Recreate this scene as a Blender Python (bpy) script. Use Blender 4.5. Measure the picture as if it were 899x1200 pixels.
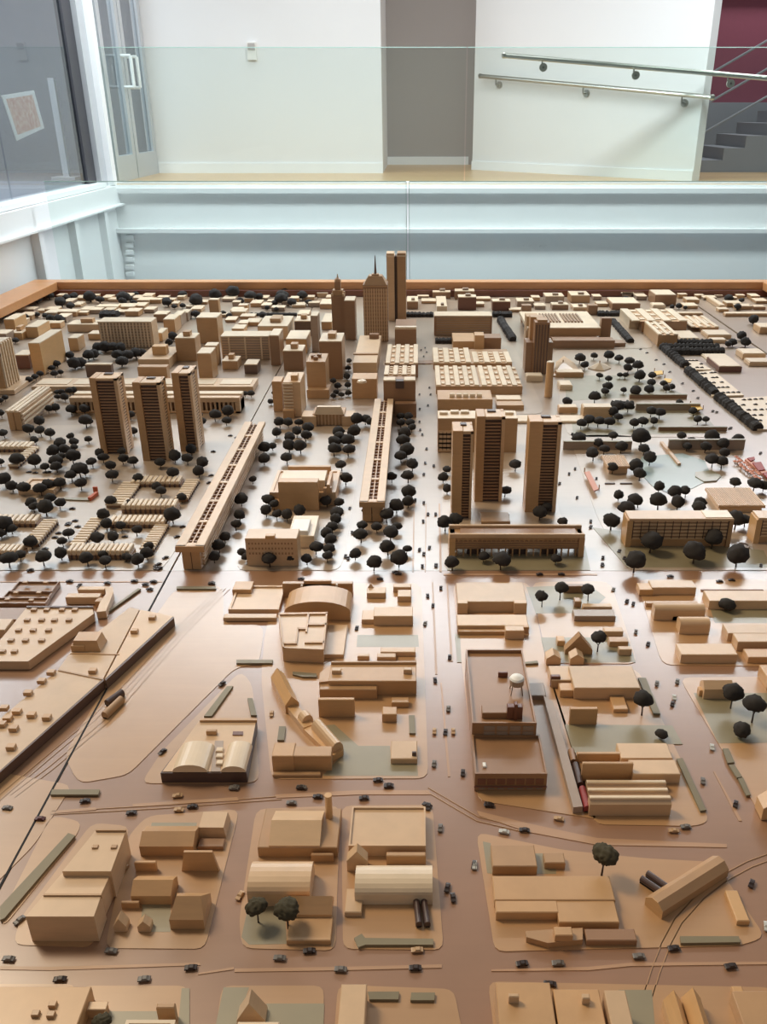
import bpy, math, random
from mathutils import Vector, Matrix
random.seed(7)
for o in list(bpy.data.objects): bpy.data.objects.remove(o)
SC = bpy.context.scene
COL = SC.collection

# ---------------------------------------------------------------- camera
F, CX, CY, HC = 1000.0, 490.0, 600.0, 1.15       # focal length and centre in 899x1200 pixels, eye height over the model
TH = math.atan(469.0 / F)                        # downward pitch
cam = bpy.data.cameras.new('camera'); camo = bpy.data.objects.new('camera', cam); COL.objects.link(camo)
cam.sensor_fit = 'VERTICAL'; cam.sensor_height = 24.0; cam.lens = 24.0 * F / 1200.0
cam.shift_x = -(CX - 449.5) / 1200.0
cam.clip_start = 0.05; cam.clip_end = 100
camo.location = (0, 0, HC); camo.rotation_euler = (math.pi / 2 - TH, 0, 0)
SC.camera = camo

# ---------------------------------------------------------------- light and exposure
w = bpy.data.worlds.new('world'); SC.world = w; w.use_nodes = True
bg = w.node_tree.nodes['Background']; bg.inputs[0].default_value = (0.97, 0.96, 0.95, 1); bg.inputs[1].default_value = 0.23
def lamp(name, typ, loc, aim, energy, color, **kw):
    l = bpy.data.lights.new(name, typ); l.energy = energy; l.color = color
    for k, v in kw.items(): setattr(l, k, v)
    o = bpy.data.objects.new(name, l); COL.objects.link(o); o.location = loc
    o.rotation_euler = (Vector(aim) - Vector(loc)).to_track_quat('-Z', 'Y').to_euler()
    return o
lamp('warm_gallery_light', 'AREA', (-3.1, 3.0, 4.6), (0.7, 1.3, 0), 62, (1.0, 0.80, 0.56), shape='RECTANGLE', size=1.2, size_y=2.0, spread=1.35)
lamp('sheen_fill_light', 'AREA', (0.8, 8.3, 3.25), (0.8, 3.0, 2.0), 82, (0.90, 0.96, 1.0), shape='RECTANGLE', size=7.0, size_y=1.7)  # added unseen panel above the pit edge, puts sheen on the model
lamp('pit_linear_light', 'AREA', (0.3, 6.9, 3.1), (0.3, 6.8, 0), 270, (0.88, 0.96, 1.0), shape='RECTANGLE', size=8.0, size_y=.5)
lamp('hall_ceiling_light', 'AREA', (-0.7, 8.6, 4.4), (-0.3, 9.3, 0), 62, (0.96, 0.97, 1.0), shape='RECTANGLE', size=4.0, size_y=.6)
lamp('lobby_fill', 'AREA', (4.2, 10.4, 4.0), (4.2, 10.6, 0), 70, (0.97, 0.96, 1.0), shape='RECTANGLE', size=2.0, size_y=.8)  # added unseen lamp that brightens the lobby
lamp('side_room_light', 'AREA', (-5.2, 7.0, 4.1), (-5.2, 7.0, 0), 300, (0.93, 0.97, 1.0), shape='RECTANGLE', size=2.0, size_y=4.0)
SC.view_settings.view_transform = 'Standard'
try: SC.view_settings.look = 'None'
except Exception: pass
SC.view_settings.gamma = 1.0; SC.view_settings.use_curve_mapping = False
SC.view_settings.exposure = -0.04

# ---------------------------------------------------------------- rays: image point -> place in the room
ct, st = math.cos(TH), math.sin(TH)
def ray(px, py):
    u = (px - CX) / F; v = (CY - py) / F
    return Vector((u, ct + v * st, -st + v * ct))
def G(px, py, z=0.0):
    d = ray(px, py); t = (z - HC) / d.z
    return Vector((d.x * t, d.y * t, z))
def PY(px, py, Y):
    d = ray(px, py); t = Y / d.y
    return Vector((d.x * t, Y, HC + d.z * t))
def PX(px, py, X):
    d = ray(px, py); t = X / d.x
    return Vector((X, d.y * t, HC + d.z * t))
ZB = 0.0015     # top of the street blocks: everything in the city stands here

# ---------------------------------------------------------------- materials
def s2l(c): return tuple(((x / 255.0) / 12.92 if x / 255.0 <= 0.04045 else ((x / 255.0 + 0.055) / 1.055) ** 2.4) for x in c)
MATS = {}
def wood(name, rgb, rough=0.42, var=0.16, grain=0.13, scale=(14, 14, 110), spec=0.5, ax=0, coat=0.3):
    m = bpy.data.materials.new(name); m.use_nodes = True; nt = m.node_tree; N = nt.nodes; L = nt.links
    b = N['Principled BSDF']; b.inputs['Roughness'].default_value = rough; b.inputs['Specular IOR Level'].default_value = spec
    b.inputs['Coat Weight'].default_value = coat; b.inputs['Coat Roughness'].default_value = .3; b.inputs['Coat IOR'].default_value = 1.9
    tc = N.new('ShaderNodeTexCoord'); oi = N.new('ShaderNodeObjectInfo')
    mp = N.new('ShaderNodeMapping'); mp.inputs['Scale'].default_value = scale
    ad = N.new('ShaderNodeVectorMath'); ad.operation = 'ADD'
    mu = N.new('ShaderNodeMath'); mu.operation = 'MULTIPLY'; mu.inputs[1].default_value = 37.0
    L.new(oi.outputs['Random'], mu.inputs[0]); L.new(tc.outputs['Object'], ad.inputs[0]); L.new(mu.outputs[0], ad.inputs[1])
    L.new(ad.outputs[0], mp.inputs['Vector'])
    no = N.new('ShaderNodeTexNoise'); no.inputs['Scale'].default_value = 1.6; no.inputs['Detail'].default_value = 5; no.inputs['Roughness'].default_value = .6
    L.new(mp.outputs[0], no.inputs['Vector'])
    n2 = N.new('ShaderNodeTexNoise'); n2.inputs['Scale'].default_value = 9.0; n2.inputs['Detail'].default_value = 3
    L.new(ad.outputs[0], n2.inputs['Vector'])
    sm = N.new('ShaderNodeMath'); sm.operation = 'MULTIPLY_ADD'; sm.inputs[1].default_value = grain * 2
    L.new(no.outputs[0], sm.inputs[0])
    s2 = N.new('ShaderNodeMath'); s2.operation = 'MULTIPLY_ADD'; s2.inputs[1].default_value = 0.22; s2.inputs[2].default_value = 1 - grain - 0.11 - var / 2
    L.new(n2.outputs[0], s2.inputs[0]); L.new(s2.outputs[0], sm.inputs[2])
    s3 = N.new('ShaderNodeMath'); s3.operation = 'MULTIPLY_ADD'; s3.inputs[1].default_value = var
    L.new(oi.outputs['Random'], s3.inputs[0]); L.new(sm.outputs[0], s3.inputs[2])
    mx = N.new('ShaderNodeVectorMath'); mx.operation = 'SCALE'; mx.inputs[0].default_value = s2l(rgb)
    L.new(s3.outputs[0], mx.inputs['Scale']); L.new(mx.outputs[0], b.inputs['Base Color'])
    bp = N.new('ShaderNodeBump'); bp.inputs['Strength'].default_value = 0.06; bp.inputs['Distance'].default_value = 0.002
    L.new(no.outputs[0], bp.inputs['Height']); L.new(bp.outputs[0], b.inputs['Normal'])
    MATS[name] = m; return m
def plain(name, rgb, rough=0.5, metal=0.0, spec=0.5, noise=0.0, nscale=20.0, rgb2=None):
    m = bpy.data.materials.new(name); m.use_nodes = True; nt = m.node_tree; N = nt.nodes; L = nt.links
    b = N['Principled BSDF']; b.inputs['Roughness'].default_value = rough; b.inputs['Metallic'].default_value = metal
    b.inputs['Specular IOR Level'].default_value = spec
    c1 = s2l(rgb); c2 = s2l(rgb2) if rgb2 else tuple(x * (1 - noise) for x in c1)
    tc = N.new('ShaderNodeTexCoord'); no = N.new('ShaderNodeTexNoise'); no.inputs['Scale'].default_value = nscale; no.inputs['Detail'].default_value = 4
    L.new(tc.outputs['Object'], no.inputs['Vector'])
    mx = N.new('ShaderNodeMix'); mx.data_type = 'RGBA'; mx.inputs['A'].default_value = (*c1, 1); mx.inputs['B'].default_value = (*c2, 1)
    L.new(no.outputs[0], mx.inputs['Factor']); L.new(mx.outputs['Result'], b.inputs['Base Color'])
    MATS[name] = m; return m
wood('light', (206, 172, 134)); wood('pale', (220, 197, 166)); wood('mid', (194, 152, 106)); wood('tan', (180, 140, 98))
wood('brown', (148, 110, 78)); wood('dark', (92, 66, 52), rough=.5); wood('red', (112, 66, 48)); wood('umber', (72, 50, 44), rough=.5)
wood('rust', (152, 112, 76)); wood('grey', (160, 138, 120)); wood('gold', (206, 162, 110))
wood('base', (152, 112, 82), rough=.30, var=.05, grain=.07, scale=(3, 40, 3), spec=.6, coat=.7)
wood('plate', (180, 138, 94), rough=.34, var=.08, grain=.07, scale=(3, 40, 3), spec=.6, coat=.65)
wood('base_far_sheen', (160, 138, 116), rough=.30, var=.05, grain=.07, scale=(3, 40, 3), spec=.6, coat=.72)  # far panels and plates: whitish sheen beyond the gloss, put into the colour
wood('plate_far_sheen', (170, 148, 124), rough=.34, var=.08, grain=.07, scale=(3, 40, 3), spec=.6, coat=.72)
wood('stripe', (178, 138, 104), rough=.4, var=.05, grain=.05)
wood('sage', (140, 128, 98), rough=.5, var=.1, grain=.1, coat=.6); wood('hedge', (124, 112, 84), rough=.7, var=.15, grain=.15)
wood('frame', (200, 142, 92), rough=.4, var=.06, scale=(2, 30, 30)); wood('frame_shaded', (122, 66, 44), rough=.45, var=.05, scale=(2, 30, 30))  # darker lower boards: shade under the rail put into the colour
wood('floorboard', (205, 170, 125), rough=.35, var=.1, scale=(1, 20, 20))
plain('crown', (40, 40, 40), rough=.85, spec=.2, rgb2=(66, 60, 56), nscale=160); plain('crown_olive', (58, 54, 42), rough=.85, spec=.2, rgb2=(84, 76, 58), nscale=160)
plain('bark', (62, 48, 40), rough=.8); plain('white_paint', (238, 240, 240), rough=.5, noise=.02, nscale=3)
plain('wall_white', (232, 231, 230), rough=.6, noise=.02, nscale=2); plain('wall_grey', (178, 172, 168), rough=.6, noise=.03, nscale=2)
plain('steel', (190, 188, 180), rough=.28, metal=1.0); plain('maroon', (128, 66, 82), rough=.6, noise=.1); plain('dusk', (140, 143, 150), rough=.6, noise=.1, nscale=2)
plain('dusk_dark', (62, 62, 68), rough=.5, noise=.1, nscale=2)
plain('alu', (196, 200, 204), rough=.4, metal=.3); plain('tank_white', (235, 232, 226), rough=.4); plain('seam', (22, 18, 16), rough=.8)
plain('car_dark', (52, 40, 36), rough=.4); plain('car_grey', (110, 104, 98), rough=.4); plain('car_tan', (184, 150, 112), rough=.4); plain('car_pale', (190, 190, 184), rough=.35)
plain('car_red', (84, 36, 32), rough=.4); plain('red_paint', (140, 52, 50), rough=.5); plain('orange', (196, 96, 60), rough=.5); plain('salmon', (206, 140, 116), rough=.5)
plain('brick_red', (150, 44, 30), rough=.5); plain('yellow', (226, 180, 84), rough=.5); plain('pool', (176, 190, 188), rough=.2, noise=.1, nscale=8)
plain('window_pane', (150, 132, 116), rough=.2); plain('brass', (210, 200, 180), rough=.3, metal=.6)
plain('print_pink', (170, 60, 60), rough=.6, rgb2=(240, 235, 215), nscale=30); plain('print_white', (222, 222, 218), rough=.6)
def glass(name, tint, refl):
    m = bpy.data.materials.new(name); m.use_nodes = True; nt = m.node_tree; N = nt.nodes; L = nt.links
    for n in list(N): N.remove(n)
    out = N.new('ShaderNodeOutputMaterial'); tr = N.new('ShaderNodeBsdfTransparent'); tr.inputs[0].default_value = (*tint, 1)
    gl = N.new('ShaderNodeBsdfGlossy'); gl.inputs['Roughness'].default_value = 0.02
    fr = N.new('ShaderNodeFresnel'); fr.inputs[0].default_value = 1.45
    ml = N.new('ShaderNodeMath'); ml.operation = 'MULTIPLY'; ml.inputs[1].default_value = refl
    ge = N.new('ShaderNodeNewGeometry'); inv = N.new('ShaderNodeMath'); inv.operation = 'SUBTRACT'; inv.inputs[0].default_value = 1.0; L.new(ge.outputs['Backfacing'], inv.inputs[1])
    m2 = N.new('ShaderNodeMath'); m2.operation = 'MULTIPLY'; L.new(fr.outputs[0], ml.inputs[0]); L.new(ml.outputs[0], m2.inputs[0]); L.new(inv.outputs[0], m2.inputs[1])   # reflect once, at the front face
    mx = N.new('ShaderNodeMixShader'); L.new(m2.outputs[0], mx.inputs[0])
    L.new(tr.outputs[0], mx.inputs[1]); L.new(gl.outputs[0], mx.inputs[2]); L.new(mx.outputs[0], out.inputs[0])
    MATS[name] = m
glass('glass', (0.915, 0.956, 0.94), 0.8); glass('glass_dark', (0.80, 0.83, 0.85), 1.4)
plain('glass_edge', (168, 196, 186), rough=.2)

# ---------------------------------------------------------------- mesh makers: return (verts, faces) in world space
def boxw(x0, x1, y0, y1, z0, z1, c=0.0012):
    c = min(c, (x1 - x0) * .2, (y1 - y0) * .2, (z1 - z0) * .4)
    v = [(x0, y0, z0), (x1, y0, z0), (x1, y1, z0), (x0, y1, z0), (x0, y0, z1 - c), (x1, y0, z1 - c), (x1, y1, z1 - c), (x0, y1, z1 - c),
         (x0 + c, y0 + c, z1), (x1 - c, y0 + c, z1), (x1 - c, y1 - c, z1), (x0 + c, y1 - c, z1)]
    f = [(3, 2, 1, 0), (8, 9, 10, 11)]
    for i in range(4):
        j = (i + 1) % 4; f += [(i, j, j + 4, i + 4), (i + 4, j + 4, j + 8, i + 8)]
    return v, f
def dims(s, z0=ZB):
    xl, xr, yb, yt, yk = s
    a = G(xl, yb, z0); x1 = G(xr, yb, z0).x; Y0 = a.y
    z1 = PY(xl, yt, Y0).z; Y1 = min(G(xl, yk, z1).y, 5.915)
    if Y1 < Y0 + 0.004: Y1 = Y0 + 0.012
    return a.x, x1, Y0, Y1, z0, max(z1, z0 + .001)
def box(s, z0=ZB): return boxw(*dims(s, z0))
def taper(s, k=.2, z0=ZB, kf=None):
    x0, x1, y0, y1, a, b = dims(s, z0); ix = (x1 - x0) * k / 2; iy = (y1 - y0) * (k if kf is None else kf) / 2
    v = [(x0, y0, a), (x1, y0, a), (x1, y1, a), (x0, y1, a), (x0 + ix, y0 + iy, b), (x1 - ix, y0 + iy, b), (x1 - ix, y1 - iy, b), (x0 + ix, y1 - iy, b)]
    return v, [(3, 2, 1, 0), (4, 5, 6, 7), (0, 1, 5, 4), (1, 2, 6, 5), (2, 3, 7, 6), (3, 0, 4, 7)]
def par(s, z0=ZB, t=.006, d=.006):
    return parw(*dims(s, z0), t, d)
def parw(x0, x1, y0, y1, a, b, t=.006, d=.006):
    t = min(t, (x1 - x0) * .2, (y1 - y0) * .2); d = min(d, (b - a) * .5); r = []
    for (i, z) in ((0, a), (0, b), (t, b), (t, b - d)):
        r += [(x0 + i, y0 + i, z), (x1 - i, y0 + i, z), (x1 - i, y1 - i, z), (x0 + i, y1 - i, z)]
    f = [(3, 2, 1, 0), (12, 13, 14, 15)]
    for k in range(3):
        for i in range(4):
            j = (i + 1) % 4; f.append((k * 4 + i, k * 4 + j, k * 4 + j + 4, k * 4 + i + 4))
    return r, f
def prism(prof, axis, a, b):
    """prof: closed list of (p, z); extruded from a to b along axis 'x' or 'y'"""
    n = len(prof); P = (lambda t, p, z: (t, p, z)) if axis == 'x' else (lambda t, p, z: (p, t, z))
    v = [P(a, p, z) for p, z in prof] + [P(b, p, z) for p, z in prof]
    f = [tuple(range(n)), tuple(range(2 * n - 1, n - 1, -1))] + [(i, i + n, (i + 1) % n + n, (i + 1) % n) for i in range(n)]
    return v, f
def gx(s, k=.6, z0=ZB, hip=0):
    xl, xr, yb, ye, yr = s
    a = G(xl, yb, z0); x1 = G(xr, yb, z0).x; Y0 = a.y; he = PY(xl, ye, Y0).z
    d = ray(xl, yr); # point on ray with z = he + k (Y - Y0)
    t = (he - k * Y0 - HC) / (d.z - k * d.y); Yr = d.y * t; zr = HC + d.z * t
    if Yr < Y0 + .004: Yr = Y0 + .01; zr = he + .01 * k
    Y1 = 2 * Yr - Y0
    h = hip * (Yr - Y0)
    v = [(a.x, Y0, z0), (x1, Y0, z0), (x1, Y1, z0), (a.x, Y1, z0), (a.x, Y0, he), (x1, Y0, he), (x1, Y1, he), (a.x, Y1, he), (a.x + h, Yr, zr), (x1 - h, Yr, zr)]
    return v, [(3, 2, 1, 0), (0, 1, 5, 4), (2, 3, 7, 6), (1, 2, 6, 5), (3, 0, 4, 7), (5, 6, 9), (7, 4, 8), (4, 5, 9, 8), (6, 7, 8, 9)]
def vx(s, k=.5, z0=ZB, n=10):
    xl, xr, yb, ye, yr = s
    a = G(xl, yb, z0); x1 = G(xr, yb, z0).x; Y0 = a.y; he = PY(xl, ye, Y0).z
    d = ray(xl, yr); t = (he - k * Y0 - HC) / (d.z - k * d.y); Yr = d.y * t; zr = HC + d.z * t
    if Yr < Y0 + .004: Yr = Y0 + .01; zr = he + .01 * k
    R = Yr - Y0; hh = zr - he
    prof = [(Y0, z0)] + [(Yr - R * math.cos(math.pi * i / n), he + hh * math.sin(math.pi * i / n)) for i in range(n + 1)] + [(Yr + R, z0)]
    return prism(prof, 'x', a.x, x1)
def gy(s, z0=ZB):
    xl, xr, yb, ye, ya, yk = s
    a = G(xl, yb, z0); x1 = G(xr, yb, z0).x; Y0 = a.y; he = PY(xl, ye, Y0).z; za = PY(xl, ya, Y0).z; Y1 = G((xl + xr) / 2, yk, za).y
    if Y1 < Y0 + .01: Y1 = Y0 + .02
    return prism([(a.x, z0), (a.x, he), ((a.x + x1) / 2, za), (x1, he), (x1, z0)], 'y', Y0, Y1)
def vy(s, z0=ZB, n=12):
    xl, xr, yb, ye, ya, yk = s
    a = G(xl, yb, z0); x1 = G(xr, yb, z0).x; Y0 = a.y; he = PY(xl, ye, Y0).z; za = PY(xl, ya, Y0).z; Y1 = G((xl + xr) / 2, yk, za).y
    c = (a.x + x1) / 2; R = (x1 - a.x) / 2
    prof = [(a.x, z0)] + [(c - R * math.cos(math.pi * i / n), he + (za - he) * math.sin(math.pi * i / n)) for i in range(n + 1)] + [(x1, z0)]
    return prism(prof, 'y', Y0, max(Y1, Y0 + .01))
def poly(pts, z1, z0=ZB):
    """pts: image outline of the top face lying at height z1"""
    w = [G(x, y, z1) for x, y in pts]; n = len(w)
    ar = sum(w[i].x * w[(i + 1) % n].y - w[(i + 1) % n].x * w[i].y for i in range(n))
    if ar < 0: w.reverse()
    v = [(p.x, p.y, z0) for p in w] + [(p.x, p.y, z1) for p in w]
    f = [tuple(range(n - 1, -1, -1)), tuple(range(n, 2 * n))] + [(i, (i + 1) % n, (i + 1) % n + n, i + n) for i in range(n)]
    return v, f
def hgt(x, yb, yt, z0=ZB): return PY(x, yt, G(x, yb, z0).y).z
def bar(a, b, wd, ht, prof='box', z0=ZB, zlift=0.0):
    A = G(*a, z0); B = G(*b, z0); d = (B - A); L = d.length; d.normalize(); s = Vector((d.y, -d.x, 0)); h = wd / 2
    if prof == 'box': P = [(-h, 0), (-h, ht), (h, ht), (h, 0)]
    elif prof == 'gable': P = [(-h, 0), (-h, ht * .5), (0, ht), (h, ht * .5), (h, 0)]
    elif prof == 'cham': P = [(-h, 0), (-h, ht * .62), (-h * .35, ht), (h * .35, ht), (h, ht * .62), (h, 0)]
    elif prof == 'vault': P = [(-h, 0)] + [(-h * math.cos(math.pi * i / 8), ht * (.45 + .55 * math.sin(math.pi * i / 8))) for i in range(9)] + [(h, 0)]
    elif prof == 'cyl': P = [(h * math.cos(2 * math.pi * i / 12), h + h * math.sin(2 * math.pi * i / 12)) for i in range(12)]
    n = len(P); v = []
    for q in (A, B): v += [tuple(q + s * p + Vector((0, 0, z + zlift))) for p, z in P]
    return v, [tuple(range(n)), tuple(range(2 * n - 1, n - 1, -1))] + [(i, i + n, (i + 1) % n + n, (i + 1) % n) for i in range(n)]
def tube(p, q, r0, r1=None, n=8):
    p = Vector(p); q = Vector(q); r1 = r0 if r1 is None else r1; d = (q - p).normalized(); a = d.orthogonal().normalized(); b = d.cross(a); v = []
    for c, r in ((p, r0), (q, r1)): v += [tuple(c + (a * math.cos(2 * math.pi * i / n) + b * math.sin(2 * math.pi * i / n)) * r) for i in range(n)]
    return v, [tuple(range(n - 1, -1, -1)), tuple(range(n, 2 * n))] + [(i, (i + 1) % n, (i + 1) % n + n, i + n) for i in range(n)]
def lathe(c, prof, n=16):
    v = []; f = []
    for r, z in prof: v += [(c[0] + r * math.cos(2 * math.pi * i / n), c[1] + r * math.sin(2 * math.pi * i / n), c[2] + z) for i in range(n)]
    for k in range(len(prof) - 1):
        for i in range(n): f.append((k * n + i, k * n + (i + 1) % n, (k + 1) * n + (i + 1) % n, (k + 1) * n + i))
    f += [tuple(range(n - 1, -1, -1)), tuple(range((len(prof) - 1) * n, len(prof) * n))]
    return v, f
def join(*ms):
    V = []; Fc = []
    for v, f in ms:
        o = len(V); V += list(v); Fc += [tuple(i + o for i in q) for q in f]
    return V, Fc
def mesh(name, vf, mat, org=Vector((0, 0, 0)), smooth=False):
    me = bpy.data.meshes.new(name); me.from_pydata([tuple(Vector(p) - org) for p in vf[0]], [], vf[1])
    import bmesh
    bm = bmesh.new(); bm.from_mesh(me); bmesh.ops.recalc_face_normals(bm, faces=bm.faces); bm.to_mesh(me); bm.free()
    me.materials.append(MATS[mat])
    if smooth: me.shade_smooth() if hasattr(me, 'shade_smooth') else None
    return me
def link(name, me, parent=None, loc=None):
    o = bpy.data.objects.new(name, me); COL.objects.link(o)
    if parent: o.parent = parent
    if loc is not None: o.location = loc
    return o
def tag(o, label, cat, group=None, kind=None):
    o['label'] = label
    if cat: o['category'] = cat
    if group: o['group'] = group
    if kind: o['kind'] = kind
    return o
def centre(vf):
    xs = [p[0] for p in vf[0]]; ys = [p[1] for p in vf[0]]; zs = [p[2] for p in vf[0]]
    return Vector(((min(xs) + max(xs)) / 2, (min(ys) + max(ys)) / 2, min(zs)))
def T(name, label, parts, cat='building', group=None, kind=None):
    """a thing: parts = [(part name, material, (verts, faces)), ...]; a part may carry its own sub-parts as a 4th item"""
    org = centre(parts[0][2])
    if len(parts) == 1 and len(parts[0]) == 3:
        o = link(name, mesh(name, parts[0][2], parts[0][1], org)); o.location = org
    else:
        o = link(name, None); o.location = org; o.empty_display_size = .02
        for p in parts:
            c = link(p[0], mesh(p[0], p[2], p[1], org), o)
            if len(p) > 3:
                for q in p[3]: link(q[0], mesh(q[0], q[2], q[1], org), c)
    return tag(o, label, cat, group, kind)
def roof_z(s, z0=ZB): return dims(s, z0)[5]
def struct(name, mat, vf, label=None):
    org = centre(vf); o = link(name, mesh(name, vf, mat, org)); o.location = org; o['kind'] = 'structure'
    if label: o['label'] = label
    return o
def sub(parent, name, mat, vf):
    return link(name, mesh(name, vf, mat, parent.matrix_world.translation if False else Vector(parent.location)), parent)

# ================================================================ THE ROOM
ZF = 0.56            # upper floor level beyond the pit
YB = 8.2             # face of the steel edge beam at the far side of the pit
XL = -2.75           # left wall plane
YW = 9.75            # far white wall
struct('floor_lower', 'dusk', boxw(-3.2, 5.5, -2.0, YB + .1, -0.56, -0.5))
struct('floor_upper', 'floorboard', boxw(XL - .1, 6.0, YB + .02, 13.0, ZF - .05, ZF))
x448 = PY(448, 150, YW).x
struct('wall_back', 'wall_white', boxw(XL - .1, x448, YW, YW + .12, ZF, 4.2))
struct('wall_passage_left', 'wall_white', boxw(x448 - .1, x448, YW + .12, YW + 1.6, ZF, 4.2))
struct('wall_passage_back', 'wall_grey', boxw(x448 - .1, 1.6, YW + 1.6, YW + 1.7, ZF, 4.2))
struct('trim_1', 'white_paint', boxw(x448 - .1, .62, YW + 1.585, YW + 1.6, ZF, ZF + .09))
struct('baseboard_back', 'white_paint', boxw(XL, x448, YW - .015, YW, ZF, ZF + .10))
# the angled white wall with the handrail
WA = Vector((0.61, 10.35, ZF)); WB = Vector((2.57, 8.56, ZF)); wd = (WB - WA).normalized(); wn = Vector((-wd.y, wd.x, 0))
if wn.y > 0: wn = -wn
def wallbox(a, b, t0, t1, z0, z1):
    p = [a + wn * t0, b + wn * t0, b + wn * t1, a + wn * t1]
    v = [(q.x, q.y, z0) for q in p] + [(q.x, q.y, z1) for q in p]
    return v, [(0, 1, 2, 3), (4, 5, 6, 7), (0, 1, 5, 4), (1, 2, 6, 5), (2, 3, 7, 6), (3, 0, 4, 7)]
struct('wall_ramp', 'wall_white', wallbox(WA, WB, -.14, 0, ZF, 4.2))
struct('baseboard_ramp', 'white_paint', wallbox(WA, WB, 0, .015, ZF, ZF + .09))
def onwall(px, py, off=.07):     # image point -> point on the angled wall, off the wall by off
    d = ray(px, py); n = wn; q = WA + wn * off; c = Vector((0, 0, HC))
    return c + d * ((q - c).dot(n) / d.dot(n))
def handrail(label, A, B, brk, back):
    parts = [('rail', 'steel', tube(A, B, .021, n=12))]
    for e in (A, B): parts.append(('end_cap', 'steel', lathe((e.x, e.y, e.z - .024), [(.012, 0), (.024, .012), (.024, .036), (.012, .048)], 12)))
    for t in brk:
        p = A.lerp(B, t); q = p + Vector((0, 0, -.07)); r = q + back
        parts.append(('bracket', 'steel', join(tube(p, q, .008), tube(q, r, .008))))
        parts.append(('rosette', 'steel', tube(r - back * .25, r, .034, n=14)))
    T('handrail', label, parts, 'handrail')
handrail('steel handrail fixed along the angled white wall, lower of the two', onwall(563, 89), onwall(835, 114), (.08, .49, .89), -wn * .07)
YG = YB + .06
handrail('steel handrail carried by the glass balustrade, higher and longer of the two', PY(591, 65, YG + .11), PY(960, 97, YG + .11), (.12, .41, .71), Vector((0, -.098, 0)))
# maroon lobby right of the angled wall; its stairs stand in for a reflection
struct('wall_lobby', 'maroon', boxw(2.2, 6.0, 11.4, 11.5, ZF, 4.2))
struct('wall_lobby_low', 'dusk', boxw(2.3, 6.0, 11.2, 11.4, ZF, 1.25))
struct('trim_2', 'white_paint', boxw(2.2, 6.0, 11.32, 11.4, 2.35, 2.42))
stp = []
for i in range(9):
    stp.append(('tread', 'dusk', boxw(3.05 + i * .22, 3.05 + (i + 1) * .22, 9.9, 10.9, ZF, ZF + .12 * (i + 1))))
for k in range(3):
    stp.append(('stair_rail', 'dusk', tube((2.95, 9.88, ZF + .35 + k * .28), (5.0, 9.88, ZF + 1.5 + k * .28), .012)))
T('stair_reflection', 'grey stand-in for reflected stairs with slanting rails at the maroon lobby on the right', stp, 'stair_reflection')
# steel edge beams round the pit
def beam_back():
    x0, x1 = XL, 6.0
    z = lambda y: PY(490, y, YB).z
    o = struct('wall_beam_back', 'white_paint', boxw(x0, x1, YB - .0, YB + .12, -.5, ZF - .005), None)
    sub(o, 'top_flange', 'white_paint', boxw(x0, x1, YB - .05, YB, z(226), z(220)))
    sub(o, 'bottom_flange', 'white_paint', boxw(x0, x1, YB - .08, YB, z(272), z(267)))
    for px in (614, 622, 634, 640): 
        p = PY(px, 289, YB); sub(o, 'bolt', 'white_paint', tube((p.x, YB, p.z), (p.x, YB - .015, p.z), .014, n=8))
    for k in range(6):
        p = PY(154, 278 + k * 8.5, YB); sub(o, 'cleat', 'white_paint', boxw(p.x - .045, p.x + .03, YB - .03, YB, p.z - .02, p.z + .02, .01))
beam_back()
def beam_left():
    o = struct('wall_beam_left', 'white_paint', boxw(XL - .12, XL, -1.0, YB, -.5, ZF - .005))
    z = lambda y, x: PX(x, y, XL).z
    sub(o, 'top_flange', 'white_paint', boxw(XL, XL + .05, -1.0, YB, .40, .55))
    sub(o, 'ledge', 'white_paint', boxw(XL, XL + .09, -1.0, YB, .385, .40))
    for yy in (5.2, 6.35, 7.05, 7.75): sub(o, 'stiffener', 'white_paint', boxw(XL, XL + .06, yy - .04, yy + .04, -.5, .385))
beam_left()
# left glazing above the beam and the glazed doors beyond it
o = struct('window_1', 'alu', boxw(XL - .10, XL - .02, 7.99, YB + .16, ZF - .005, 4.2))
sub(o, 'window_sill', 'white_paint', boxw(XL - .12, XL + .02, -1.0, 7.99, ZF - .005, ZF + .03))
sub(o, 'mullion', 'dusk_dark', boxw(XL - .12, XL - .06, 7.78, 7.98, ZF + .03, 4.2))
sub(o, 'mullion', 'white_paint', boxw(XL - .02, XL + .03, YB - .05, YB + .05, ZF - .005, 4.2))
for a, b in ((-1.0, 4.9), (4.92, 6.3), (6.32, 7.78)): sub(o, 'pane', 'glass_dark', boxw(XL - .09, XL - .078, a, b, ZF + .03, 4.2, .001))
def glazed_door(nm, a, b, handle):
    o = struct(nm, 'alu', join(boxw(XL - .06, XL, a, a + .09, ZF, 3.0), boxw(XL - .06, XL, b - .09, b, ZF, 3.0), boxw(XL - .06, XL, a + .09, b - .09, ZF, ZF + .22), boxw(XL - .06, XL, a + .09, b - .09, 2.85, 3.0)))
    sub(o, 'pane', 'glass_dark', boxw(XL - .035, XL - .025, a + .09, b - .09, ZF + .22, 2.85, .001))
    h = handle
    sub(o, 'handle', 'white_paint', join(tube((XL, h, 1.36), (XL + .09, h, 1.36), .014), tube((XL + .09, h, 1.36), (XL + .09, h, 1.62), .016), tube((XL, h, 1.62), (XL + .09, h, 1.62), .014)))
glazed_door('door_1', YB + .2, 9.0, 8.93); glazed_door('door_2', 9.02, YW - .02, 9.12)
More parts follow.
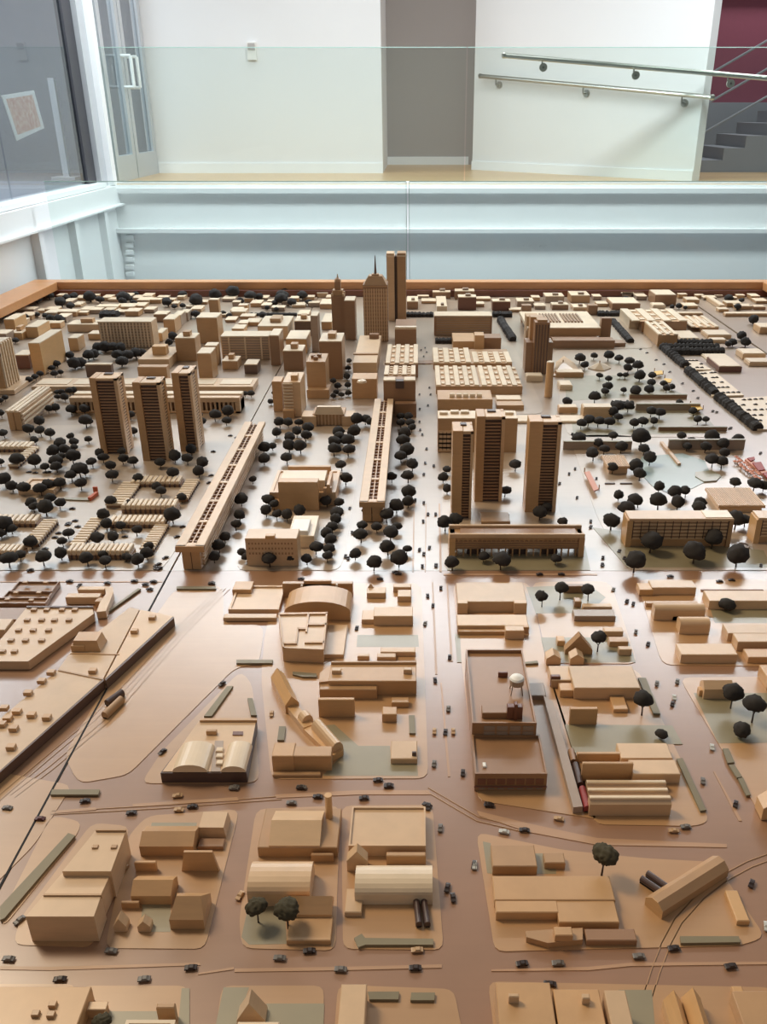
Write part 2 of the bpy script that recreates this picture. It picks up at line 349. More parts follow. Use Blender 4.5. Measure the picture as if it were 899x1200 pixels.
# the dim room behind the left glazing
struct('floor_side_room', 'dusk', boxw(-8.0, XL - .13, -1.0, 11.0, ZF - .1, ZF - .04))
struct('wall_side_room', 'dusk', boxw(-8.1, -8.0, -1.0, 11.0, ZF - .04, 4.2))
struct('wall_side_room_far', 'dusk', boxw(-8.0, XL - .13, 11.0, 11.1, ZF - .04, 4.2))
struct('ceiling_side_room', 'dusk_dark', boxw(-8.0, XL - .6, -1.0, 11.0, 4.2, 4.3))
def sheet(pts, xa, xb):
    q = [PX(x, y, xa) for x, y in pts]; v = [(xa, p.y, p.z) for p in q] + [(xb, p.y, p.z) for p in q]
    return v, [(0, 1, 2, 3), (7, 6, 5, 4), (0, 1, 5, 4), (1, 2, 6, 5), (2, 3, 7, 6), (3, 0, 4, 7)]
T('poster', 'tilted pale poster with a pink print stuck behind the dark glazing', [('sheet', 'print_white', sheet([(2, 112), (40, 106), (52, 150), (20, 165)], XL - .091, XL - .097)), ('print', 'print_pink', sheet([(7, 116), (38, 111), (48, 148), (21, 158)], XL - .0905, XL - .092))], 'poster')
T('door_post', 'slim grey post standing in the dim room behind the dark glazing', [('post', 'alu', boxw(-3.63, -3.57, 9.36, 9.42, ZF - .04, 1.45)), ('foot', 'alu', boxw(-3.72, -3.48, 9.27, 9.51, ZF - .04, ZF - .01))], 'post')
p = PY(295.5, 60, YW)
T('wall_thermostat', 'small white wall device high on the far white wall', [('case', 'tank_white', boxw(p.x - .045, p.x + .045, YW - .03, YW, p.z - .08, p.z + .08)), ('cover', 'wall_grey', boxw(p.x - .035, p.x + .035, YW - .037, YW - .03, p.z + .01, p.z + .07))], 'thermostat')
# glass balustrade on the beam
zt = PY(300, 56, YG).z
pan = []
seam = PY(546, 130, YG).x
edges = [XL + .02, seam - .006, seam + .006, seam + 2.9, seam + 2.912, 6.0]
for a, b in ((edges[0], edges[1]), (edges[2], edges[3]), (edges[4], edges[5])):
    pan.append(('pane', 'glass', boxw(a, b, YG - .008, YG + .008, ZF, zt, .0005), [('top_edge', 'glass_edge', boxw(a, b, YG - .008, YG + .008, zt, zt + .006, .0005))]))
pan.append(('base_channel', 'white_paint', boxw(edges[0], 6.0, YG - .03, YG + .03, ZF, ZF + .02)))
T('glass_balustrade', 'tall clear glass balustrade along the edge of the upper floor', pan, 'balustrade')
# nearer glass screen right behind the model
YS = 6.35
zs = PY(300, 213, YS).z; sx = PY(478, 260, YS).x; xs0 = PY(128, 240, YS).x
pan = []
for a, b in ((-2.6, sx - .012), (sx + .012, 3.2)):
    pan.append(('pane', 'glass', boxw(a, b, YS - .006, YS + .006, -.45, zs, .0005), [('top_edge', 'glass_edge', boxw(a, b, YS - .006, YS + .006, zs, zs + .005, .0005))]))
for a in (sx - .012, sx + .008): pan.append(('edge_strip', 'glass_edge', boxw(a, a + .004, YS - .006, YS + .006, -.45, zs, .0005)))
pan.append(('base_channel', 'white_paint', boxw(-2.6, 3.2, YS - .02, YS + .02, -.5, -.44)))
T('glass_screen', 'low clear glass screen standing behind the model frame', pan, 'glass screen')

# ================================================================ THE MODEL BASE
XM0, XM1, YM0, YM1 = -2.56, 2.44, 0.2, 5.93
S1, S2 = -0.685, 1.83
YJ = G(490, 669).y          # joint between the brown near panels and the far panels tinted with sheen
base = link('city_board', None); base.location = (0, 0, 0)
tag(base, 'brown varnished base board of the city model with streets and a timber frame', 'model base')
def bp(name, mat, vf, parent=base): return link(name, mesh(name, vf, mat), parent)
for a, b in ((XM0, S1 - .0022), (S1 + .0022, S2 - .007), (S2 + .007, XM1)): bp('base_panel', 'base', boxw(a, b, YM0, YJ, -.035, 0, .0004)); bp('base_panel', 'base_far_sheen', boxw(a, b, YJ + .0008, YM1, -.035, 0, .0004))
bp('underframe', 'seam', boxw(XM0 - .1, XM1 + .1, YM0 - .1, YM1 + .1, -.5, -.036))
zt = PY(490, 329, YM1 + .06).z
for nm, a in (('frame_rail', (XM0 - .10, XM1 + .09, YM1 + .02, YM1 + .11, .045, zt)), ('frame_rail', (XM0 - .10, XM0 + .09, YM0, YM1 + .02, .045, zt)), ('frame_rail', (XM1 - .08, XM1 + .09, YM0, YM1 + .02, .045, zt))):
    bp(nm, 'frame', boxw(*a, .004))
for a in ((XM0 - .09, XM1 + .09, YM1, YM1 + .10, -.06, .045), (XM0 - .08, XM0, YM0, YM1, -.06, .045), (XM1, XM1 + .08, YM0, YM1, -.06, .045)): bp('frame_board', 'frame_shaded', boxw(*a, .003))
def rounded(pts, r=.25):
    out = []; n = len(pts)
    for i in range(n):
        a = Vector(pts[i - 1]).to_3d(); b = Vector(pts[i]).to_3d(); c = Vector(pts[(i + 1) % n]).to_3d()
        k1 = min(12 / max((a - b).length, 1), .4); k2 = min(12 / max((c - b).length, 1), .4)
        p0 = b.lerp(a, k1); p2 = b.lerp(c, k2)
        for t in (0, .33, .67, 1): 
            q = p0 * (1 - t) ** 2 + b * 2 * t * (1 - t) + p2 * t * t; out.append((q.x, q.y))
    return out
BLOCKS = [
 [(15, 1107), (108, 1110), (153, 968), (108, 964), (24, 1076)],
 [(123, 1111), (240, 1112), (281, 948), (172, 956), (150, 980)],
 [(284, 1111), (393, 1114), (399, 944), (300, 948), (280, 1080)],
 [(402, 1112), (520, 1113), (507, 943), (400, 944)],
 [(558, 975), (660, 996), (760, 1006), (838, 1010), (897, 1098), (868, 1108), (740, 1111), (580, 1115)],
 [(96, 1155), (221, 1155), (212, 1300), (60, 1300)], [(260, 1155), (380, 1155), (376, 1300), (240, 1300)],
 [(396, 1154), (532, 1159), (560, 1300), (385, 1300)], [(572, 1150), (905, 1157), (990, 1300), (590, 1300)], [(-120, 1153), (90, 1153), (60, 1300), (-200, 1300)],
 [(165, 918), (190, 880), (282, 786), (296, 802), (304, 917)],
 [(205, 690), (262, 686), (262, 732), (310, 732), (304, 778), (276, 782), (150, 908), (92, 918), (75, 885), (124, 803)],
 [(318, 913), (502, 912), (494, 683), (326, 684), (310, 745), (306, 795)],
 [(530, 682), (621, 682), (640, 776), (700, 960), (690, 958), (560, 938)],
 [(622, 682), (715, 681), (748, 778), (642, 777)], [(640, 780), (748, 784), (832, 962), (815, 968), (697, 966)],
 [(746, 679), (905, 679), (990, 782), (776, 779)], [(796, 794), (960, 792), (1060, 962), (896, 962)],
 [(-60, 960), (0, 905), (85, 920), (40, 990), (-60, 1090)], [(0, 1075), (60, 955), (97, 963), (86, 985), (5, 1085)],
 [(-80, 668), (190, 668), (235, 600), (300, 498), (60, 498), (-80, 540)],
 [(275, 668), (400, 668), (412, 600), (425, 500), (345, 500)], [(520, 668), (690, 668), (655, 600), (640, 500), (516, 500)], [(700, 606), (735, 668), (960, 668), (900, 600), (850, 520), (665, 505)],
 [(505, 400), (600, 400), (640, 485), (512, 485)], [(610, 355), (712, 355), (770, 408), (640, 408)], [(645, 410), (765, 410), (845, 512), (665, 512)],
]
for b in BLOCKS: bp('city_block', 'plate_far_sheen' if max(q[1] for q in b) < 669 else 'plate', poly(rounded(b), ZB - .0003, 0))
LAWNS = [
 [(178, 964), (231, 964), (229, 973), (176, 973)], [(167, 1060), (200, 1060), (200, 1092), (164, 1092)],
 [(291, 1062), (334, 1062), (336, 1106), (292, 1107), (283, 1098)], [(566, 986), (575, 988), (577, 1024), (571, 1023)], [(626, 1000), (650, 1000), (652, 1024), (628, 1024)],
 [(381, 850), (392, 849), (420, 874), (457, 874), (459, 895), (489, 895), (490, 909), (378, 909), (398, 888)],
 [(419, 744), (490, 744), (491, 758), (418, 758)], [(662, 849), (788, 850), (800, 872), (728, 872), (720, 882), (672, 882)],
 [(634, 747), (735, 747), (745, 776), (642, 777)], [(813, 812), (905, 812), (925, 870), (842, 871)], [(827, 696), (905, 696), (925, 730), (838, 730)],
 [(617, 688), (690, 685), (710, 700), (690, 718), (628, 719)], [(533, 743), (539, 743), (541, 776), (536, 776)],
 [(128, 1185), (186, 1185), (186, 1230), (110, 1230)], [(213, 1158), (222, 1158), (222, 1230), (206, 1230)], [(262, 1157), (292, 1157), (272, 1215), (250, 1215)], [(312, 1176), (380, 1176), (378, 1240), (308, 1240)],
 [(725, 1160), (764, 1160), (770, 1230), (738, 1230)], [(530, 618), (686, 640), (692, 668), (524, 668)], [(695, 618), (735, 665), (905, 665), (895, 645)],
 [(661, 440), (742, 440), (802, 462), (664, 470)], [(668, 478), (815, 474), (845, 508), (672, 510)],
]
for b in LAWNS: bp('lawn', 'sage', poly(b, ZB - .0001, 0))
STRIPES = [
 [(15, 954), (112, 946), (113, 949), (17, 957)], [(155, 942), (278, 934), (280, 938), (156, 945)], [(0, 1132), (60, 1133), (234, 1128), (235, 1131), (60, 1137), (0, 1136)],
 [(322, 931), (420, 926), (503, 926), (505, 931), (420, 931), (324, 935)], [(275, 1135), (400, 1133), (518, 1130), (518, 1134), (400, 1137), (275, 1139)],
 [(559, 950), (620, 965), (700, 982), (852, 989), (852, 993), (700, 990), (620, 975), (562, 956)], [(576, 1136), (690, 1133), (740, 1128), (899, 1127), (899, 1130), (740, 1132), (690, 1137), (576, 1138)],
 [(506, 682), (508, 682), (513, 790), (510, 790)], [(516, 800), (518, 800), (528, 910), (525, 910)], [(523, 683), (525, 683), (531, 775), (528, 775)],
 [(836, 904), (838, 904), (870, 962), (866, 962)], [(0, 681), (190, 681), (190, 682.2), (0, 682.2)], [(520, 672), (700, 672), (700, 674), (520, 674)],
 [(485, 590), (486, 590), (485, 670), (483, 670)], [(499, 590), (500, 590), (499, 670), (498, 670)], [(514, 590), (516, 590), (518, 670), (515, 670)], [(274, 1133), (234, 1140), (232, 1142), (274, 1136)],
]
for b in STRIPES: bp('road_line', 'stripe', poly(b, ZB - .0005, 0))
bp('panel_joint', 'seam', boxw(S1 - .0022, S1 + .0022, .6, YJ, -.02, ZB - .0001, .0002))
def track(pts, gauge=.012, w=.0013):
    for sgn in (-1, 1):
        P = [G(*p, .0) for p in pts]; V = []; Fc = []
        for i, p in enumerate(P):
            d = (P[min(i + 1, len(P) - 1)] - P[max(i - 1, 0)]).normalized(); s = Vector((d.y, -d.x, 0))
            for k in (-w / 2, w / 2):
                for z in (0, .0012): q = p + s * (sgn * gauge / 2 + k); V.append((q.x, q.y, z))
        for i in range(len(P) - 1):
            a = i * 4; b = a + 4; Fc += [(a + 1, a + 3, b + 3, b + 1), (a, a + 1, b + 1, b), (a + 2, b + 2, b + 3, a + 3)]
        bp('rail_track', 'plate', (V, Fc))
track([(905, 1003), (878, 1013), (852, 1027), (822, 1050), (795, 1080), (780, 1108), (768, 1139), (757, 1175), (748, 1230)])
track([(15, 934), (60, 900), (125, 846), (165, 800), (215, 743), (267, 690)]); track([(-10, 944), (50, 893), (110, 843), (155, 797), (205, 742), (258, 690)])
track([(500, 925), (560, 960), (620, 974)], .01); track([(60, 953), (200, 945), (330, 935)], .008)

# ================================================================ FOREGROUND BUILDINGS (bottom of the picture upwards)
def on(s, z0=ZB): return dims(s, z0)[5]
def cubes(pts, z, s=.011, h=.006, mat='tan', name='roof_vent'):
    out = []
    for x, y in pts:
        p = G(x, y, z); out.append((name, mat, boxw(p.x - s / 2, p.x + s / 2, p.y, p.y + s * .8, z, z + h, .0006)))
    return out
# bottom row
s = (-150, 78, 1262, 1246, 1156); T('flat_roofed_building', 'low flat wooden building cut by the bottom left corner, three vents on its roof', [('body', 'mid', box(s))] + cubes([(41, 1193), (61, 1182), (59, 1194)], on(s), .01, .006))
T('wooden_block_house', 'small cube house on the bottom left lawn block', [('body', 'mid', box((102, 124, 1193, 1184, 1173))), ('roof', 'light', box((102, 124, 1184, 1183, 1173.5), hgt(110, 1193, 1184)))])
T('wooden_block_house', 'upright narrow block house beside the pale roof at bottom left', [('body', 'tan', box((186, 207, 1197, 1181, 1175)))])
T('wooden_block_house', 'pale flat roof just rising over the bottom edge at lower left', [('body', 'pale', par((146, 204, 1236, 1216, 1195)))])
T('gabled_house', 'bright steep pyramid-like gabled house at the bottom edge', [('body', 'light', gy((278, 311, 1200, 1196, 1176, 1159)))])
T('wooden_block_house', 'pale flat block in front of the bright gabled house', [('body', 'pale', box((278, 327, 1235, 1215, 1197)))])
T('long_bar_building', 'long pale bar building running off the bottom edge left of two hedges', [('body', 'light', box((391, 424, 1292, 1272, 1153)))])
s = (590, 660, 1300, 1274, 1151); T('flat_roofed_building', 'broad flat building at bottom right with one roof cube, left of its twin', [('body', 'mid', box(s)), ('roof_cube', 'light', box((596, 608, 1176, 1168, 1164), on(s)))])
s = (663, 722, 1300, 1276, 1159); T('flat_roofed_building', 'broad flat building at bottom right with one roof cube, right of its twin', [('body', 'mid', box(s)), ('roof_cube', 'light', box((682, 691, 1177, 1170, 1164), on(s)))])
T('long_bar_building', 'pale long roof between the twin flat buildings and the grey lot', [('body', 'light', box((727, 754, 1300, 1272, 1160)))])
T('gabled_shed', 'left of the two parallel gabled sheds at bottom right', [('body', 'gold', gy((800, 822, 1272, 1262, 1250, 1160)))])
T('gabled_shed', 'right of the two parallel gabled sheds at bottom right', [('body', 'gold', gy((824, 848, 1272, 1262, 1250, 1157)))])
s = (890, 945, 1276, 1262, 1161); T('flat_roofed_building', 'brown flat building with a bright left wall near the bottom right corner', [('body', 'tan', box(s))])
T('wooden_block_house', 'small upright block with a glowing left side near bottom right', [('body', 'gold', box((861, 873, 1175, 1169, 1155)))])
T('flat_roofed_building', 'flat building cut off by the bottom right corner', [('body', 'gold', box((938, 1000, 1270, 1256, 1157)))])

# second row: stepped building, left
z1 = hgt(60, 1105, 1076); z2 = z1 - .007; z3 = z1 + .004
T('stepped_building', 'long stepped flat-roofed building with three terraces on the left', [
    ('upper_terrace', 'light', poly([(113, 972), (148, 972), (130, 1021), (73, 1021)], z3)), ('middle_terrace', 'light', poly([(73, 1023), (130, 1023), (119, 1047), (52, 1047)], z2)),
    ('lower_terrace', 'light', poly([(52, 1048), (119, 1048), (110, 1074), (30, 1074)], z1)),
    ('parapet', 'tan', poly([(113, 971), (148, 971), (147.5, 973), (112, 973)], z3 + .004, z3)), ('step_lip', 'tan', poly([(52, 1047), (119, 1047), (118.6, 1049), (50.5, 1049)], z1 + .003, z1 - .004))]
    + cubes([(111, 995), (133, 995)], z3, .009, .003))
T('shed_roofed_house', 'brown house with a deep front slope behind the low garden hut', [('body', 'tan', gx((165, 228, 1003, 992, 974), .5))])
T('flat_roofed_building', 'pale boxy building at the far right corner of the left house block', [('body', 'light', taper((232, 265, 982, 971, 950), .12)), ('annex', 'brown', box((232, 262, 996, 992, 982)))])
T('tapered_building', 'block with sloping ends and a flat top beside the brown house', [('body', 'mid', taper((213, 257, 1021, 999, 996), .25))])
T('garden_hut', 'small flat hut left of the block with sloping ends', [('body', 'mid', box((159, 184, 1021, 1011, 1008)))])
T('shed_roofed_house', 'middle house with a pale ridge above two tiny gabled huts', [('body', 'mid', gx((155, 202, 1060, 1050, 1031), .7))])
T('shed_roofed_house', 'tall corner house with a hipped right end in the left house block', [('body', 'mid', gx((200, 240, 1089, 1078, 1050), .9, hip=.3))])
T('garden_hut', 'low flat hut at the left end of the house with a pale ridge', [('body', 'tan', box((143, 164, 1065, 1058, 1055)))])
T('gabled_hut', 'left of two tiny gabled huts', [('body', 'light', gy((134, 149, 1092, 1086, 1077, 1067)))])
T('gabled_hut', 'right of two tiny gabled huts', [('body', 'light', gy((162, 177, 1092, 1086, 1080, 1071)))])
# second row: centre
s = (303, 396, 1004, 993, 947); zb = on(s)
T('church_hall', 'brown hall with a high sloping roof and a chimney', [('base', 'tan', box(s)), ('hall', 'light', gx((315, 375, 992.5, 991, 961), .45, zb)), ('porch', 'tan', box((365, 391, 1010, 1002, 999))),
    ('chimney', 'gold', lathe((*G(386, 957, zb).xy, zb), [(.0065, 0), (.006, .045), (.0065, .046), (.0065, .05)], 12))])
s = (409, 499, 1003, 991, 945); T('flat_roofed_building', 'broad flat building with a thin raised parapet beside the brown hall', [('body', 'light', par(s, t=.003, d=.004)), ('loading_dock', 'mid', box((453, 499, 1013, 1003, 998)))])
T('gabled_house', 'small steep gabled house at the corner of the parapet building', [('body', 'light', gy((407, 431, 1021, 1009, 998, 988)))])
T('vaulted_hall', 'long pale round-roofed hall with a curved right end', [('hall', 'pale', vx((416, 507, 1060, 1049, 1024), .55)), ('annex', 'light', box((404, 424, 1074, 1069, 1041)))])
for l, a, b in (('left of two dark rail wagons standing by the round-roofed hall', (488, 1059), (491, 1087)), ('right of two dark rail wagons standing by the round-roofed hall', (497, 1059), (501, 1087))):
    T('rail_wagon', l, [('body', 'umber', bar(a, b, .010, .011, 'vault', zlift=.002)), ('chassis', 'seam', bar(a, b, .007, .003))], 'wagon')
T('vaulted_hall', 'short round-roofed building behind two dark trees', [('hall', 'light', vx((291, 364, 1062, 1048, 1021), .5))])
s = (336, 388, 1107, 1102, 1074); T('shed_roofed_house', 'house with a raised back half to the right of two dark trees', [('front_half', 'mid', box(s)), ('back_half', 'mid', gx((335, 389, 1075, 1072, 1050), 1.3, on(s)))])
# second row: right
T('flat_roofed_building', 'flat block at the far left corner of the right-hand works block', [('body', 'tan', box((577, 629, 1025, 1015, 990)))])
T('wooden_block_house', 'small box house beside the corner block of the works', [('body', 'tan', box((638, 662, 1018, 1011, 999)))])
T('works_building', 'wide works building of three joined flat roofs', [('rear_hall', 'mid', box((579, 720, 1064, 1054.5, 1026))), ('front_hall', 'mid', box((581, 654, 1078, 1069, 1055))), ('side_hall', 'mid', box((654.5, 725, 1089, 1080.5, 1055)))])
zq = hgt(640, 1111, 1105); T('wedge_building', 'low building with a pointed left end and a cube on top', [('body', 'tan', poly([(616, 1091), (648, 1089), (683, 1087), (683, 1101), (642, 1105), (617, 1098)], zq)), ('roof_cube', 'mid', box((650, 671, 1103, 1096, 1085.5), zq))])
T('low_slab_building', 'low brown slab right of the pointed building', [('body', 'brown', box((687, 746, 1108, 1102, 1088)))])
T('long_shed', 'long chamfered shed lying askew by the curved railway', [('shed', 'tan', bar((766, 1068), (843, 1019), .034, .026, 'cham')), ('end_wall', 'gold', bar((765.2, 1068.6), (766, 1068), .034, .026, 'cham')), ('far_cabin', 'gold', box((831, 842, 1016, 1010, 1007)))])
for l, a, b in (('nearer of two dark rail tank wagons left of the skewed shed', (751, 1033), (779, 1052)), ('farther of two dark rail tank wagons left of the skewed shed', (758, 1027), (785, 1046))):
    T('tank_wagon', l, [('tank', 'umber', bar(a, b, .011, .011, 'cyl', zlift=.002)), ('chassis', 'seam', bar(a, b, .008, .003))], 'wagon')
T('long_bar_building', 'short bar building with a glowing left side right of the skewed shed', [('body', 'gold', box((863, 878, 1084, 1079, 1043)))])

# third row, right side
s = (536, 617, 717, 705, 683); T('flat_roofed_building', 'pale flat building with a recessed front north of the brown factory', [('body', 'light', box(s)), ('left_wing', 'light', box((536, 548, 720, 707, 703))), ('right_wing', 'light', box((602, 617, 720, 707, 703)))])
T('stepped_building', 'low two-step building directly behind the brown factory', [('terrace', 'light', box((536, 619, 740, 733, 720))), ('front_step', 'mid', box((537, 592, 744, 740, 737))), ('cube', 'light', box((592, 614, 749, 739, 733))), ('corner_block', 'mid', box((613, 620, 742, 735, 731)))])
# the brown factory with the water tower
s = (556, 640, 926.5, 909, 800); zl = on(s); d1 = dims(s)
sh = (553, 628, 863, 849.5, 763); d2 = dims(sh, zl); zh = d2[5]
fac = [('low_hall', 'rust', parw(d1[0], d1[1], d1[2], d2[2], d1[4], zl + .005, .0035, .006)), ('high_hall', 'rust', parw(d2[0], d2[1], d2[2], d2[3], ZB, zh + .005, .0035, .008))]
wp = []
for i in range(4):
    for j in range(2):
        a = d2[0] + .02 + i * (d2[1] - d2[0] - .024) / 4 + .003; ww = (d2[1] - d2[0] - .024) / 4 - .004; hh = (zh - zl) / 2 - .003
        wp.append(('window', 'window_pane', boxw(a, a + ww, d2[2] - .001, d2[2] + .001, zl + .002 + j * (hh + .002), zl + .001 + hh + j * (hh + .002), .0003)))
for i in range(7):
    a = d1[0] + .004 + i * (d1[1] - d1[0] - .008) / 7 + .0015; ww = (d1[1] - d1[0] - .008) / 7 - .003
    wp.append(('window', 'red', boxw(a, a + ww, d1[2] - .001, d1[2] + .001, zl * .45, zl * .8, .0003))); wp.append(('window', 'window_pane', boxw(a + .002, a + ww - .002, d1[2] - .001, d1[2] + .001, ZB + .004, zl * .22, .0003)))
zr = zh - .003
T('factory', 'large brown parapet factory of two roof levels', fac + wp + [('sill_band', 'red', boxw(d1[0] - .001, d1[1] + .001, d1[2] - .002, d1[2], zl * .28, zl * .36, .0004)),
    ('roof_hut', 'red', box((584, 595, 794, 788.5, 786.5), zr)), ('bulkhead', 'rust', box((565, 595, 842, 835.5, 826), zr)), ('stair_tower', 'red', box((594, 612, 843, 829, 824), zr)), ('chimney', 'red', box((602, 606, 844, 826, 824.5), zr)),
    ('hatch', 'tank_white', box((566, 570, 900, 898, 896.5), zl - .001))], 'factory')
p = G(605, 811, zr); k = .00215
T('water_tower', 'white-topped round water tank on four legs on the factory roof', [('tank', 'grey', lathe((p.x, p.y, zr + .021), [(.004, -.004), (.0145, 0), (.015, .013)])), ('tank_roof', 'tank_white', lathe((p.x, p.y, zr + .034), [(.0155, 0), (.013, .004), (.006, .007), (.001, .008)])),
    ] + [('leg', 'grey', tube((p.x + a * .012, p.y + b * .012, zr), (p.x + a * .009, p.y + b * .009, zr + .023), .0012, n=6)) for a in (-1, 1) for b in (-1, 1)], 'water tower')
T('loading_platform', 'dark low platform right of the factory water tower', [('body', 'grey', box((621, 640, 820, 815, 800)))])
T('ramp_wall', 'long thin grey ramp along the right side of the factory', [('body', 'grey', poly([(637, 815), (648, 822), (683, 945), (672, 946)], .016))])
for n_, l, m, a, b in (('rail_wagon', 'mauve rail wagon furthest from the viewer beside the long ramp', 'brown', (669, 884), (672, 897)), ('rail_wagon', 'dark grey middle rail wagon beside the long ramp', 'umber', (674, 900), (680, 924)), ('rail_wagon', 'dark red nearest rail wagon at the end of the long ramp', 'red_paint', (682, 928), (688, 952))):
    T(n_, l, [('body', m, bar(a, b, .013, .014, 'vault', zlift=.002)), ('chassis', 'seam', bar(a, b, .009, .003))], 'wagon')
T('wooden_block_house', 'brown box behind two trees near the top of the works street', [('body', 'brown', box((661, 684, 695, 687, 684)))])
T('flat_roofed_building', 'grey flat building with a cube and a back bar below three small trees', [('body', 'grey', box((673, 721, 728, 722, 714))), ('back_bar', 'light', box((683, 717, 717, 711, 707))), ('cube', 'tan', box((673, 681, 712, 705, 700)))])
T('gabled_house', 'large house with a broad front gable on the small green', [('body', 'tan', gy((662, 694, 767, 762, 745, 743))), ('side_annex', 'gold', box((653, 662, 757, 751, 745)))])
T('gabled_hut', 'left small gabled hut in front of the broad gable house', [('body', 'light', gy((640, 657, 779, 772, 767, 759)))])
T('gabled_hut', 'right small gabled hut in front of the broad gable house', [('body', 'light', gy((668, 684, 779, 772, 767, 759)))])
T('wooden_block_house', 'uppermost of three small boxes right of the round-crowned garden tree', [('body', 'light', box((708, 730, 746, 740, 735)))])
T('wooden_block_house', 'middle of three small boxes right of the round-crowned garden tree', [('body', 'tan', box((714, 736, 758, 752, 746)))])
T('wooden_block_house', 'lowest of three small boxes right of the round-crowned garden tree', [('body', 'light', box((725, 740, 768, 761, 757)))])
s = (672, 749, 819, 806, 780); T('flat_roofed_building', 'large flat building with a notched left end behind the green lot', [('body', 'light', box(s)), ('left_wing', 'light', box((646, 672, 806, 797, 780))), ('porch', 'mid', box((656, 672, 817, 809, 800))), ('corner_cube', 'red', box((645, 656, 805, 793, 790)))])
T('wooden_block_house', 'tall narrow slab house with a pale top edge over the green lot', [('body', 'mid', box((667, 699, 849, 831, 828)))])
T('garden_hut', 'low oblong hut between the notched building and a tree', [('body', 'mid', box((719, 736, 835, 831, 816)))])
T('joined_halls', 'staggered pair of flat halls below the green lot', [('rear_left', 'mid', box((676, 728, 893, 883.5, 880.5))), ('rear_right', 'light', box((727, 787, 898, 888.5, 870.5))), ('front_left', 'mid', box((681, 740, 915, 895, 892))), ('front_right', 'light', box((740.5, 796, 918, 907, 890)))])
saw = []
for i, (yb, ye, yr, m) in enumerate(((956, 943, 934, 'light'), (938, 934, 925, 'light'), (929, 926, 916, 'light'))):
    g_ = gx((690 - i, 785 - i * 2, yb, ye, yr), 1.0); saw.append(('saw_tooth_roof', m, g_))
    (xa, ya, za), (xb, _, _) = g_[0][8], g_[0][9]; saw.append(('ridge_highlight', 'pale', boxw(xa, xb, ya - .004, ya + .004, za - .003, za + .0015)))  # flat ridge tops, pale colour stands in for light on them
T('saw_tooth_hall', 'hall with three parallel ridged roofs at the end of the wagons', saw, 'hall')
# right edge block
T('flat_roofed_building', 'pale bar with a lower left end at the top of the right street', [('body', 'light', box((763, 815, 697, 688.5, 680))), ('left_end', 'gold', box((749, 765, 698, 691, 683)))])
T('vaulted_shed', 'longer of two round-topped sheds on the right block', [('shed', 'light', vx((766, 825, 727, 716, 708), .8)), ('back_bar', 'tan', box((757, 818, 711, 707, 704)))])
T('vaulted_shed', 'shorter of two round-topped sheds on the right block', [('shed', 'light', vx((796, 831, 743, 733, 724), .8)), ('back_bar', 'tan', box((788, 826, 727, 722, 719)))])
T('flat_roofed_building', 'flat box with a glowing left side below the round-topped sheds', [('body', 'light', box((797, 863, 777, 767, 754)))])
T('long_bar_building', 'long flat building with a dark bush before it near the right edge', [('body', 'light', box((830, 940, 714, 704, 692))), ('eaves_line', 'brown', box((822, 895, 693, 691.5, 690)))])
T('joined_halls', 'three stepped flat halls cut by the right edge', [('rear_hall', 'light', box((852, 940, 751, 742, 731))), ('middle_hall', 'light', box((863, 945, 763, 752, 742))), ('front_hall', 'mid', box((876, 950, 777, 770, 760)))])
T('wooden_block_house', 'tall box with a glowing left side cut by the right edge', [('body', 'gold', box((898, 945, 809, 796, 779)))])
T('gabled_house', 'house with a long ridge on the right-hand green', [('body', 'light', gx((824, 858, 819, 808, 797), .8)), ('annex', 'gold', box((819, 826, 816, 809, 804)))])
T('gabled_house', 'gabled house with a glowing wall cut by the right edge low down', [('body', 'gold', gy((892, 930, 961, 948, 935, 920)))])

# third row, centre
s = (268, 327, 719, 714, 686); T('courtyard_building', 'low walled courtyard building with a cube behind the long low wall', [('body', 'light', par(s, d=.004)), ('divider', 'mid', box((306, 308, 715, 712, 688))), ('cube', 'mid', box((273, 295, 699, 691, 681))), ('side_roof', 'tan', box((308, 326, 713, 712, 688)))])
T('long_wall', 'long low pale wall building at the edge of the open yard', [('body', 'light', box((262, 324, 728, 724, 719)))])
zr2 = hgt(370, 726, 717)
hall = [('hall', 'mid', vy((334, 411, 727, 717, 705, 686))), ('rear_parapet', 'tan', box((332, 414, 700, 684, 681))), ('rear_step', 'tan', box((357, 389, 700, 681, 679)))]
for x, y in ((353, 703), (372, 707), (394, 694), (394, 702), (354, 691), (395, 690)): hall.append(('skylight', 'tank_white', tube(G(x, y, zr2 + .01), G(x, y, zr2 + .01) + Vector((0, 0, .014)), .0025)))
hall.append(('roof_cube', 'umber', boxw(*[G(374.5, 694, zr2 + .02).x + q for q in (-.005, .005)], G(374, 694, zr2 + .02).y, G(374, 694, zr2 + .02).y + .012, zr2 + .014, zr2 + .03)))
T('arched_hall', 'wide hall with a shallow arched roof dotted with skylights', hall, 'hall')
z1 = hgt(340, 776, 760); w = .004
